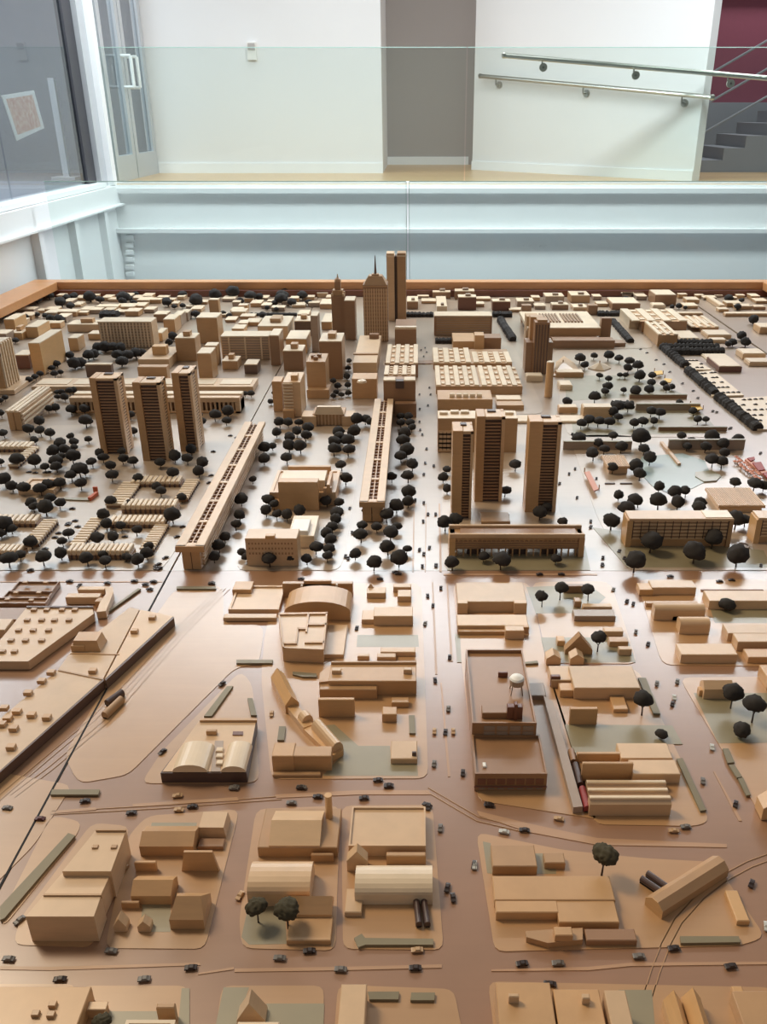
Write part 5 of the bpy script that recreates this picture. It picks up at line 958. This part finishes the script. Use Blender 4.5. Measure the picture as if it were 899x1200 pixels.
grove(0, 500, 6, [(35, 45, 65), (210, 15, 80), (292, 30, 70), (358, 45, 70), (255, 95, 60), (500, 72, 55), (533, 107, 65), (627, 92, 52), (440, 120, 85), (380, 175, 75), (465, 165, 75), (525, 148, 50), (520, 205, 105), (440, 212, 60), (400, 245, 90), (325, 285, 60), (405, 282, 75), (250, 242, 80), (655, 248, 70), (705, 190, 65), (730, 215, 75), (785, 272, 75), (570, 300, 110), (605, 315, 60), (508, 345, 75), (575, 403, 85), (792, 343, 80), (868, 225, 75), (130, 235, 95), (10, 250, 50), (865, 175, 60)],
      'dark round tree in the open garden left of the towers', 'trees of the left tower garden')
grove(0, 500, 6, [(45, 370, 100), (95, 422, 70), (175, 430, 85), (295, 440, 85), (355, 405, 85), (430, 397, 80), (365, 508, 75), (425, 540, 80), (225, 540, 75), (245, 568, 70), (330, 570, 100)], 'dark round tree beside the low courtyard pavilion', 'trees round the left pavilion')
grove(150, 500, 6, [(45, 35, 60), (45, 245, 70), (230, 253, 70), (335, 210, 80), (423, 227, 75), (450, 165, 70), (528, 258, 85), (502, 317, 75), (312, 325, 90)], 'dark round tree at the foot of the three left towers', 'trees at the foot of the left towers')
grove(150, 500, 6, [(75, 365, 70), (205, 425, 60), (235, 455, 70), (380, 500, 65), (15, 545, 60), (-115, 525, 75)], 'dark round tree inside the upper terrace court', 'trees of the upper terrace court')
grove(0, 590, 6, [(735, 80, 75), (755, 145, 80), (860, 155, 70), (700, 240, 95), (803, 240, 80), (485, 207, 78), (448, 270, 65), (437, 355, 80), (312, 380, 105), (620, 388, 90), (730, 357, 70), (745, 410, 80), (890, 380, 50), (1220, 85, 100), (965, 190, 75), (1045, 305, 75), (1040, 355, 80), (975, 400, 80), (915, 380, 55)], 'dark round model tree around the lower middle terrace court', 'trees of the lower middle terrace court')
grove(0, 590, 6, [(230, 270, 95), (45, 145, 120), (90, 180, 70), (15, 215, 60), (70, 385, 115), (150, 365, 80)], 'dark round tree in the terrace court at the left edge', 'trees of the left edge court')
grove(150, 590, 6, [(790, 85, 70), (760, 150, 75), (685, 240, 72), (645, 300, 85), (610, 378, 75), (880, -165, 55), (800, -25, 80)], 'dark tree in the row right of the longest slab', 'trees along the longest slab')
grove(150, 590, 6, [(800, 345, 60), (838, 380, 65)], 'dark model tree at the left end of the cream school', 'trees at the left end of the school')
grove(300, 480, 3, [(74, 82, 30), (30, 135, 40), (60, 130, 28), (30, 175, 35), (110, 170, 38), (118, 128, 40), (125, 98, 40), (158, 130, 45), (145, 78, 35), (175, 90, 40), (185, 65, 40), (85, 45, 35), (115, 45, 35), (150, 45, 30)], 'blue-black tree in the left clump below the mansard hall', 'left clump below the mansard hall')
grove(300, 480, 3, [(290, 78, 40), (325, 108, 45), (278, 112, 45), (275, 140, 45), (325, 140, 45), (345, 78, 40), (295, 98, 40), (355, 35, 40), (385, 35, 35), (405, 45, 30), (302, 195, 38), (316, 240, 45)], 'blue-black tree in the right clump below the mansard hall', 'right clump below the mansard hall')
grove(300, 480, 3, [(45, 315, 45), (65, 335, 35), (38, 355, 40), (75, 370, 35), (110, 370, 40), (155, 358, 40), (250, 322, 40), (295, 328, 35)], 'dark model tree close round the theatre', 'trees round the theatre')
grove(300, 480, 3, [(290, 362, 50), (282, 388, 40), (270, 415, 40), (250, 437, 40), (263, 460, 38), (260, 490, 40), (252, 517, 38), (212, 485, 45), (180, 525, 38), (125, 520, 40), (50, 527, 48)], 'dark tree in the line right of the cream school', 'trees beside the school')
grove(300, 480, 3, [(350, 510, 36), (393, 357, 40), (371, 408, 40), (426, 415, 36), (370, 442, 48), (415, 540, 50), (460, 372, 50), (495, 340, 45), (473, 433, 52), (495, 410, 35), (464, 485, 50), (530, 490, 32), (503, 525, 55), (535, 325, 38)], 'dark model tree scattered in front of the middle slab', 'trees in front of the middle slab')
grove(300, 480, 3, [(538, 292, 45), (478, 238, 36), (510, 165, 40), (550, 195, 42), (535, 235, 42), (530, 145, 45), (520, 110, 45), (522, 85, 40), (505, 25, 30), (535, 25, 30), (510, 48, 32), (540, 48, 32), (548, 65, 30)], 'blue-black tree between the middle slab and the avenue', 'trees between middle slab and avenue')
grove(300, 480, 3, [(670, 212, 32), (658, 240, 32), (672, 280, 30), (665, 400, 50), (705, 385, 50), (690, 540, 48), (800, 517, 36), (860, 530, 60), (875, 285, 40)], 'dark tree around the arched-cornice bar', 'trees round the arched-cornice bar')
grove(599, 480, 3, [(155, 527, 36), (100, 362, 50), (125, 345, 36), (182, 396, 36), (15, 195, 40)], 'dark model tree around the foot of the wide right-hand tower', 'trees round the wide right-hand tower')
grove(599, 480, 3, [(238, 100, 48), (355, 92, 36), (305, 118, 36), (325, 138, 36), (288, 155, 46), (385, 132, 40), (455, 98, 60), (465, 140, 38), (485, 172, 46), (435, 200, 44), (355, 205, 38), (450, 228, 42)], 'dark model tree around the small ribbed pavilion', 'trees round the small ribbed pavilion')
grove(599, 480, 3, [(518, 273, 34), (376, 303, 32), (430, 320, 50), (445, 322, 42), (515, 322, 55), (570, 292, 46), (612, 288, 38), (583, 328, 44), (660, 328, 42), (660, 342, 50), (405, 350, 56), (350, 390, 60)], 'dark model tree in the clump behind the lattice-fronted bar', 'trees behind the lattice-fronted bar')
grove(599, 480, 3, [(438, 418, 52), (487, 465, 70), (640, 503, 68), (705, 455, 62), (790, 515, 68), (430, 535, 70), (885, 412, 38)], 'large dark model tree in front of the lattice-fronted bars', 'trees in front of the lattice-fronted bars')
grove(599, 480, 3, [(600, 92, 34), (633, 112, 34), (615, 130, 30), (703, 98, 46), (680, 130, 40), (740, 122, 40), (742, 152, 40), (705, 178, 46), (738, 185, 42), (792, 108, 40)], 'dark model tree on the far bank of the park pond', 'trees on the far bank of the pond')
grove(599, 480, 3, [(785, 258, 38), (850, 262, 52), (885, 270, 32), (785, 388, 60), (820, 388, 44)], 'dark model tree beside the wide ribbed pavilion', 'trees beside the wide ribbed pavilion')
grove(599, 320, 3, [(240, 300, 36), (258, 325, 30), (290, 292, 24), (340, 290, 36), (380, 300, 30), (415, 310, 34), (445, 325, 36), (410, 335, 30), (310, 360, 24), (343, 373, 24), (383, 360, 20), (400, 360, 22), (450, 362, 34), (335, 400, 36), (330, 415, 30), (293, 435, 40), (395, 412, 22), (440, 415, 40), (485, 410, 36), (497, 360, 30), (490, 387, 30), (545, 405, 28), (565, 402, 20), (535, 390, 26)], 'small dark tree on the far lawn around the cream tent', 'trees of the tent lawn')
grove(599, 320, 3, [(375, 470, 44), (410, 470, 36), (355, 488, 36), (270, 518, 40), (305, 520, 40), (340, 522, 40), (375, 505, 30), (430, 528, 32), (460, 522, 34), (500, 522, 28), (490, 487, 36), (520, 492, 36), (245, 530, 34), (195, 452, 36), (640, 487, 30), (655, 517, 30), (685, 515, 26), (590, 460, 26)], 'small dark tree on the lower park lawn below the tents', 'trees of the lower park lawn')
grove(0, 330, 6, [(265, 125, 70), (350, 100, 60), (440, 145, 80), (525, 105, 60), (470, 120, 50), (505, 170, 60), (640, 110, 80), (705, 125, 60), (870, 115, 90), (860, 140, 60), (20, 235, 60), (180, 250, 50), (265, 235, 40), (325, 240, 40), (365, 265, 60), (425, 275, 70), (960, 95, 40), (1030, 103, 30), (915, 120, 50), (1230, 60, 40), (1290, 90, 60), (1185, 145, 70), (940, 150, 50), (1230, 175, 40), (1285, 172, 40), (1380, 135, 90), (1520, 95, 80), (1630, 75, 100), (1760, 105, 80), (1695, 140, 50), (1570, 225, 40), (1615, 240, 40), (1375, 230, 60), (1820, 110, 60), (1990, 95, 90), (2010, 75, 60), (2130, 100, 70), (1985, 125, 90), (2060, 145, 70), (2170, 145, 50), (1880, 187, 35), (1945, 197, 35), (1855, 235, 60), (1930, 155, 40)], 'small teal-black tree by the far rim left of the downtown towers', 'trees by the far left rim', trunk=.45, far=True)
grove(0, 330, 6, [(500, 520, 60), (405, 578, 60), (625, 520, 80), (660, 515, 70), (690, 465, 75), (745, 465, 75), (800, 465, 75), (850, 468, 70), (830, 520, 80), (900, 520, 80), (960, 505, 80), (1010, 510, 60), (530, 580, 80), (575, 575, 70), (1190, 430, 50), (1220, 390, 60), (110, 415, 50), (860, 565, 80)], 'dark tree in the plot before the gridded slab on the left', 'trees of the plot before the gridded slab', trunk=.45, far=True)
grove(749, 330, 6, [(230, 180, 30), (280, 175, 40), (325, 185, 30), (720, 135, 40), (830, 70, 60), (800, 270, 70), (625, 120, 60), (690, 178, 50), (775, 180, 30), (715, 385, 60), (745, 430, 70), (655, 430, 60), (625, 440, 50), (-95, 127, 50), (140, 660, 0.1), (190, 640, 40), (165, 700, 40)][:14], 'small dark tree in the far right streets', 'trees of the far right streets', trunk=.45, far=True)
grove(0, 420, 6, [(255, 130, 50), (215, 150, 50), (285, 110, 45), (370, 70, 50), (410, 40, 45), (390, 110, 50), (430, 100, 40), (405, 240, 45), (440, 240, 45), (495, 230, 50), (520, 225, 40), (410, 270, 45), (460, 275, 50), (505, 360, 70), (600, 355, 75), (610, 440, 90), (15, 385, 60), (40, 280, 45), (10, 300, 45), (345, 355, 60), (395, 350, 55), (285, 445, 75), (640, 445, 50)], 'dark tree near the slab with three pale roof strips', 'trees near the three-strip slab')
grove(150, 420, 6, [(635, 335, 65), (615, 400, 80), (705, 375, 75), (695, 440, 60), (520, 440, 70), (505, 400, 50), (825, 250, 45), (870, 250, 50), (20, 330, 50), (20, 400, 60), (45, 515, 60), (125, 105, 60)], 'dark tree between the left towers and the colonnaded building', 'trees before the colonnaded building')
grove(300, 420, 6, [(125, 245, 35), (160, 245, 35), (108, 305, 45), (155, 310, 45), (415, 255, 35), (455, 255, 35), (490, 255, 35), (545, 160, 45), (575, 195, 50), (560, 240, 45), (600, 255, 45), (650, 245, 45), (645, 190, 45), (640, 130, 45), (650, 70, 40), (660, 20, 40), (545, 265, 40)], 'blue-black tree in the dark street right of the tan towers', 'trees of the dark downtown street', trunk=.45, far=True)
def far_trees():
    V = []; Fc = []
    for x, y, z, W in FAR:
        m = rt.choice(CROWNS); a = rt.uniform(0, 6.28); o = len(V); ca, sa = math.cos(a) * W, math.sin(a) * W
        V += [(x + v.co.x * ca - v.co.y * sa, y + v.co.x * sa + v.co.y * ca, ZB + z + v.co.z * W) for v in m.vertices]; Fc += [tuple(i + o for i in p.vertices) for p in m.polygons]
        tv, tf = tube((x, y, ZB), (x, y, ZB + z), W * .05, n=5); o = len(V); V += tv; Fc += [tuple(i + o for i in q) for q in tf]
    me = bpy.data.meshes.new('distant_trees'); me.from_pydata(V, [], Fc); me.materials.append(MATS['crown'])
    for p in me.polygons: p.use_smooth = True
    o = link('distant_trees', me); tag(o, 'many tiny dark trees among the crowded far streets and rim', 'trees', None, 'stuff')
far_trees()
# the few larger trees of the foreground
for x, y, w_, l in ((303, 1062, 23, 'olive-black tree, left of two on the lawn by the round-roofed building'), (338, 1067, 26, 'olive-black tree, right of two, leaning on the house with a raised back'), (705, 1003, 28, 'spreading olive-black tree standing behind the wide works building'), (752, 821, 21, 'tall dark tree between the notched building and the right street'), (700, 749, 18, 'round-crowned garden tree beside the broad gable house'),
    (635, 699, 15, 'leftmost of three small trees behind the flat building with a cube'), (656, 690, 16, 'middle of three small trees behind the flat building with a cube'), (689, 691, 16, 'rightmost of three small trees behind the flat building with a cube'), (856, 813, 21, 'dark tree right beside the ridge house on the right-hand green'), (881, 827, 24, 'largest dark tree on the right-hand green'), (123, 1199, 20, 'dark tree poking over the bottom edge at lower left')):
    tree(x, y, w_, l, None, olive=y > 1000, trunk=.85)
for x, y, w_, l in ((774, 860, 14, 'round dark bush at the corner of the green lot'), (868, 856, 20, 'round dark bush on the right-hand green'), (850, 708, 19, 'flat dark bush before the long building near the right edge')):
    tree(x, y, w_, l, None, trunk=.35, name='model_bush')
# hedges: trimmed rows of foam
def hedge_row(label, a, b, wd, ht, n):
    A = G(*a); B = G(*b); P = []; r = random.Random(int(a[0])); V = []; d = (B - A).normalized(); sd = Vector((d.y, -d.x, 0)); prof = [(-.5, 0), (-.55, .5), (-.3, .95), (.1, 1.0), (.45, .7), (.5, 0)]; Fc = []
    for i in range(n * 3 + 1):
        c = A.lerp(B, i / (n * 3)); k = 1 - .25 * abs(math.cos(math.pi * i / 3)) + r.uniform(-.1, .1)
        for u, z in prof: q = c + sd * (u * wd * k) + Vector((0, 0, z * ht * k)); V.append((q.x, q.y, max(q.z, 0) + ZB))
    m = len(prof)
    for i in range(n * 3):
        for j in range(m - 1): Fc.append((i * m + j, i * m + j + 1, (i + 1) * m + j + 1, (i + 1) * m + j))
    Fc += [tuple(range(m)), tuple(range(n * 3 * m, n * 3 * m + m))]
    T('hedge', label, [('foliage', 'crown', (V, Fc))], 'hedge')
hedge_row('dark hedge along the left side of the right avenue by the convention hall', (717, 377), (739, 402), .045, .03, 9)
hedge_row('dark hedge beside the upper parking lot', (776, 408), (803, 431), .05, .035, 10)
hedge_row('dark hedge beside the middle parking lot', (806, 436), (838, 464), .05, .035, 11)
hedge_row('dark hedge beside the lower parking lot', (841, 467), (888, 505), .05, .035, 14)
hedge_row('back row of the dark orchard block', (776, 405), (834, 405), .05, .04, 12); hedge_row('middle row of the dark orchard block', (779, 410), (842, 410), .05, .04, 13); hedge_row('front row of the dark orchard block', (783, 415), (848, 415), .05, .04, 13)
hedge_row('dark hedge line in front of the far rim right of the avenue', (577, 371), (600, 371), .06, .035, 6); hedge_row('dark hedge line across the street left of the wide slab', (476, 371), (508, 371), .05, .03, 7); hedge_row('dark hedge line behind the right corner tower of the convention hall', (700, 370), (733, 370), .06, .035, 7)
hedge_row('dark hedge slanting left of the convention hall', (586, 376), (601, 400), .05, .035, 8); hedge_row('small dark hedge under the wide lined slab', (510, 402), (530, 402), .05, .03, 5); hedge_row('dark hedge block on the pale roof street behind the gridded slab', (119, 371), (139, 371), .10, .04, 5)
hedge_row('dark hedge line on the far left street', (285, 370), (348, 370), .03, .02, 10); hedge_row('tall dark hedge on the lower park lawn', (716, 477), (742, 477), .04, .03, 6)

# ================================================================ CARS
def car_mesh(mat):
    L, Wd, Hh = .0185, .0078, .0058; prof = [(-L / 2, .001), (-L / 2, .0028), (-L * .42, .0034), (-L * .2, .0036), (-L * .1, Hh), (L * .2, Hh), (L * .33, .0036), (L * .47, .003), (L / 2, .0022), (L / 2, .001)]
    v = []; n = len(prof)
    for sgn in (-1, 1):
        for x, z in prof: v.append((x, sgn * (Wd / 2 if z < .004 else Wd / 2 * .72), z))
    f = [tuple(range(n)), tuple(range(2 * n - 1, n - 1, -1))] + [(i, i + n, (i + 1) % n + n, (i + 1) % n) for i in range(n)]
    whl = [tube((x, -Wd / 2, .0015), (x, Wd / 2, .0015), .0015, n=6) for x in (-L * .3, L * .3)]
    return mesh('model_car', join((v, f), *whl), mat)
CAR = {k: car_mesh('car_' + k) for k in ('dark', 'grey', 'tan', 'pale', 'red')}
CN = {'dark': 'dark brown', 'grey': 'grey', 'tan': 'tan', 'pale': 'whitish', 'red': 'dark red'}
def car(x, y, col, ang, where, z=ZB, world=None):
    p = Vector((*world, z)) if world else G(x, y, 0)
    o = link('model_car', CAR[col]); o.location = (p.x, p.y, z); o.rotation_euler = (0, 0, math.radians(ang))
    tag(o, 'tiny %s car %s' % (CN[col], where), 'car', '%s cars %s' % (CN[col], where))
def cars(x0, y0, k, data, where):
    for d in data: car(x0 + d[0] / k, y0 + d[1] / k, d[2], d[3] + rt.uniform(-8, 8), where)
D_, G_, N_, P_, R_ = 'dark', 'grey', 'tan', 'pale', 'red'
cars(0, 920, 3, [(32, 616, G_, 0), (392, 588, G_, 0), (212, 688, D_, 0), (508, 687, G_, 0), (672, 647, D_, 0)], 'on the left half of the lowest street')
cars(0, 920, 3, [(27, 85, G_, 0), (300, 60, D_, 8), (142, 123, R_, 0), (463, 102, D_, 8), (625, 42, N_, 0), (630, 92, N_, 4), (677, 80, D_, 4)], 'on the street by the triangular island')
cars(0, 920, 3, [(437, 300, N_, 70), (70, 480, G_, 50)], 'beside the stepped building'); cars(0, 920, 3, [(845, 393, N_, 75), (283, 745, N_, 70)], 'between the lower left house blocks')
cars(260, 920, 3, [(45, 12, G_, 0), (281, 12, G_, 0), (338, 45, D_, 0), (500, 50, D_, 0), (587, 5, D_, 0), (245, 67, G_, 0), (722, 75, D_, -30)], 'on the street behind the brown hall')
cars(260, 920, 3, [(768, 155, G_, 85), (887, 285, D_, 85), (793, 365, D_, 85), (813, 400, D_, 85)], 'on the avenue between the lower blocks'); cars(260, 920, 3, [(687, 585, N_, 0), (308, 588, D_, 0), (204, 613, G_, 0), (418, 653, G_, 0), (680, 648, D_, 0)], 'on the middle of the lowest street')
cars(530, 940, 4.28, [(185, 18, D_, -15), (260, 155, P_, -12), (362, 147, D_, -12), (112, 322, P_, 88), (535, 90, N_, -12)], 'near the corner of the works block'); cars(530, 940, 4.28, [(350, 817, D_, 0), (530, 815, G_, 0), (490, 920, D_, 0)], 'on the lowest street below the works')
cars(689, 940, 4.28, [(430, 150, N_, 0), (490, 130, G_, 0), (740, 15, D_, 70)], 'at the lower right street end'); cars(689, 940, 4.28, [(820, 415, D_, 60), (895, 630, P_, 70), (430, 740, D_, 0), (255, 780, G_, 0), (715, 830, D_, 0)], 'around the railway curve block')
cars(500, 660, 4, [(67, 120, D_, 88), (30, 203, D_, 88), (5, 157, D_, 88), (108, 445, D_, 88), (40, 553, D_, 88), (102, 687, G_, 88), (37, 793, N_, 88), (88, 797, D_, 88), (125, 793, N_, 88), (35, 945, G_, 88), (170, 988, D_, 88), (8, 1147, D_, 88), (293, 1140, D_, -5)], 'on the avenue by the brown factory')
cars(200, 660, 2.81, [(613, 217, D_, 88), (333, 500, N_, 95), (170, 400, D_, 50), (683, 718, D_, 0), (718, 738, D_, 0), (430, 743, D_, 0), (208, 745, G_, 0), (838, 202, G_, 88), (135, 70, D_, 0), (430, 55, D_, 0), (690, 55, D_, 0), (750, 38, D_, 0), (875, 10, D_, 88)], 'around the arched hall and curving terrace')
cars(630, 660, 3.342, [(297, 107, G_, 70), (350, 152, D_, 65), (375, 162, D_, 65), (385, 272, G_, 70), (433, 320, D_, 70), (467, 475, G_, 72), (547, 467, G_, 72), (535, 530, P_, 70), (528, 555, D_, 70), (683, 725, P_, 70), (647, 857, G_, 70)], 'on the right street')
cars(630, 660, 3.342, [(8, 47, D_, 0), (93, 47, D_, 0), (520, 55, D_, 0), (713, 75, D_, 0), (760, 70, D_, 0), (255, 8, D_, 80), (875, 12, D_, 70)], 'on the street below the right-hand bars')
cars(0, 660, 3, [(107, 28, D_, 0), (245, 67, D_, 0), (378, 73, D_, 0), (473, 66, D_, 0), (512, 78, D_, 0), (540, 68, D_, 0), (527, 95, D_, 0), (280, 82, D_, 80), (550, 12, D_, 60), (560, 20, D_, 60), (745, 73, D_, 0), (572, 667, D_, 60)], 'on the street below the terrace courts')
cars(300, 480, 3, [(325, 525, D_, 90), (500, 580, D_, 0), (605, 370, D_, 88), (588, 395, D_, 88), (632, 370, D_, 88), (575, 495, D_, 88), (610, 488, D_, 88), (590, 510, D_, 88), (585, 553, D_, 88), (632, 550, D_, 88), (315, 518, D_, 90), (338, 435, D_, 90), (330, 350, D_, 90), (560, 320, D_, 88), (590, 330, D_, 88), (625, 200, D_, 88), (590, 230, D_, 88), (600, 140, D_, 88), (585, 90, D_, 88), (595, 190, D_, 88), (490, 575, D_, 0)], 'on the avenue beside the middle slab')
cars(599, 480, 3, [(204, 228, D_, 70), (170, 262, D_, 70), (232, 312, D_, 70), (280, 395, D_, 70), (280, 415, D_, 70), (323, 523, D_, 70), (320, 548, D_, 70), (300, 245, D_, 70), (225, 210, D_, 70), (768, 68, D_, 50), (877, 155, D_, 50), (380, 500, D_, 70), (398, 525, D_, 70)], 'on the slanting street by the wide tower')
cars(450, 420, 6, [(250, 258, D_, 88), (328, 258, D_, 88), (310, 335, D_, 88), (252, 360, D_, 88), (250, 450, D_, 88), (255, 507, D_, 88), (320, 210, D_, 88), (280, -10, D_, 88), (300, -40, D_, 88), (262, -55, D_, 88), (290, -70, D_, 88)], 'on the avenue below the walkway')
cars(749, 420, 6, [(120, 15, D_, 45), (175, 45, D_, 45), (215, 100, D_, 45), (305, 180, D_, 45), (380, 232, D_, 45), (413, 283, D_, 45), (518, 375, D_, 45), (545, 382, D_, 45), (645, 493, D_, 45), (55, -35, D_, 45), (10, -60, D_, 45)], 'on the wide avenue beside the park')
cars(150, 500, 6, [(720, 68, D_, 0), (765, 82, D_, 40), (790, 65, D_, 40), (755, 118, D_, 40), (600, 180, D_, 0), (585, 348, D_, 20), (570, 400, D_, 50), (385, 710, D_, 30), (265, 928, D_, 50), (345, 780, D_, 40), (215, 975, D_, 50), (200, 1000, D_, 50), (222, 1003, D_, 50), (480, -20, D_, 0)], 'on the street beside the longest slab')
cars(0, 590, 6, [(478, 155, D_, 0), (485, 145, D_, 0), (530, 128, D_, 0), (548, 170, D_, 0), (412, 215, D_, 0), (388, 245, D_, 0), (318, 325, D_, 0), (880, 240, D_, 0), (215, 475, D_, 20), (510, 42, D_, 0), (205, -215, D_, 0), (250, -210, D_, 0), (345, -215, D_, 0), (320, -212, D_, 0)], 'between the terrace courts')
for x, y, l in PARKED: car(0, 0, 'dark', 0, 'parked on the ' + l.split(' with')[0], .008, (x, y))

# ---------------------------------------------------------------- every repeat gets its own place in its row
ORD = ['', 'first', 'second', 'third', 'fourth', 'fifth', 'sixth', 'seventh', 'eighth', 'ninth', 'tenth', 'eleventh', 'twelfth', 'thirteenth', 'fourteenth', 'fifteenth', 'sixteenth', 'seventeenth', 'eighteenth', 'nineteenth', 'twentieth']
TENS = {2: 'twenty', 3: 'thirty', 4: 'forty', 5: 'fifty', 6: 'sixty'}
TENTH = {2: 'twentieth', 3: 'thirtieth', 4: 'fortieth', 5: 'fiftieth', 6: 'sixtieth'}
def ordinal(n): return ORD[n] if n <= 20 else (TENTH[n // 10] if n % 10 == 0 else TENS[n // 10] + '-' + ORD[n % 10])
rows = {}
for o in COL.objects:
    if o.parent is None and o.get('group'): rows.setdefault((o['group'], o['label']), []).append(o)
for (g, l), os_ in rows.items():
    def sx(o):
        d = Vector(o.location) - Vector((0, 0, HC)); return d.x / d.dot(Vector((0, ct, -st)))
    os_.sort(key=sx); n = len(os_)
    if n == 1:
        del os_[0]['group']; continue
    for i, o in enumerate(os_):
        w_ = 'leftmost' if i == 0 else 'rightmost' if i == n - 1 else (ordinal(i + 1) + ' from left') if i < n / 2 else (ordinal(n - i) + ' from right')
        o['label'] = l + ', ' + w_
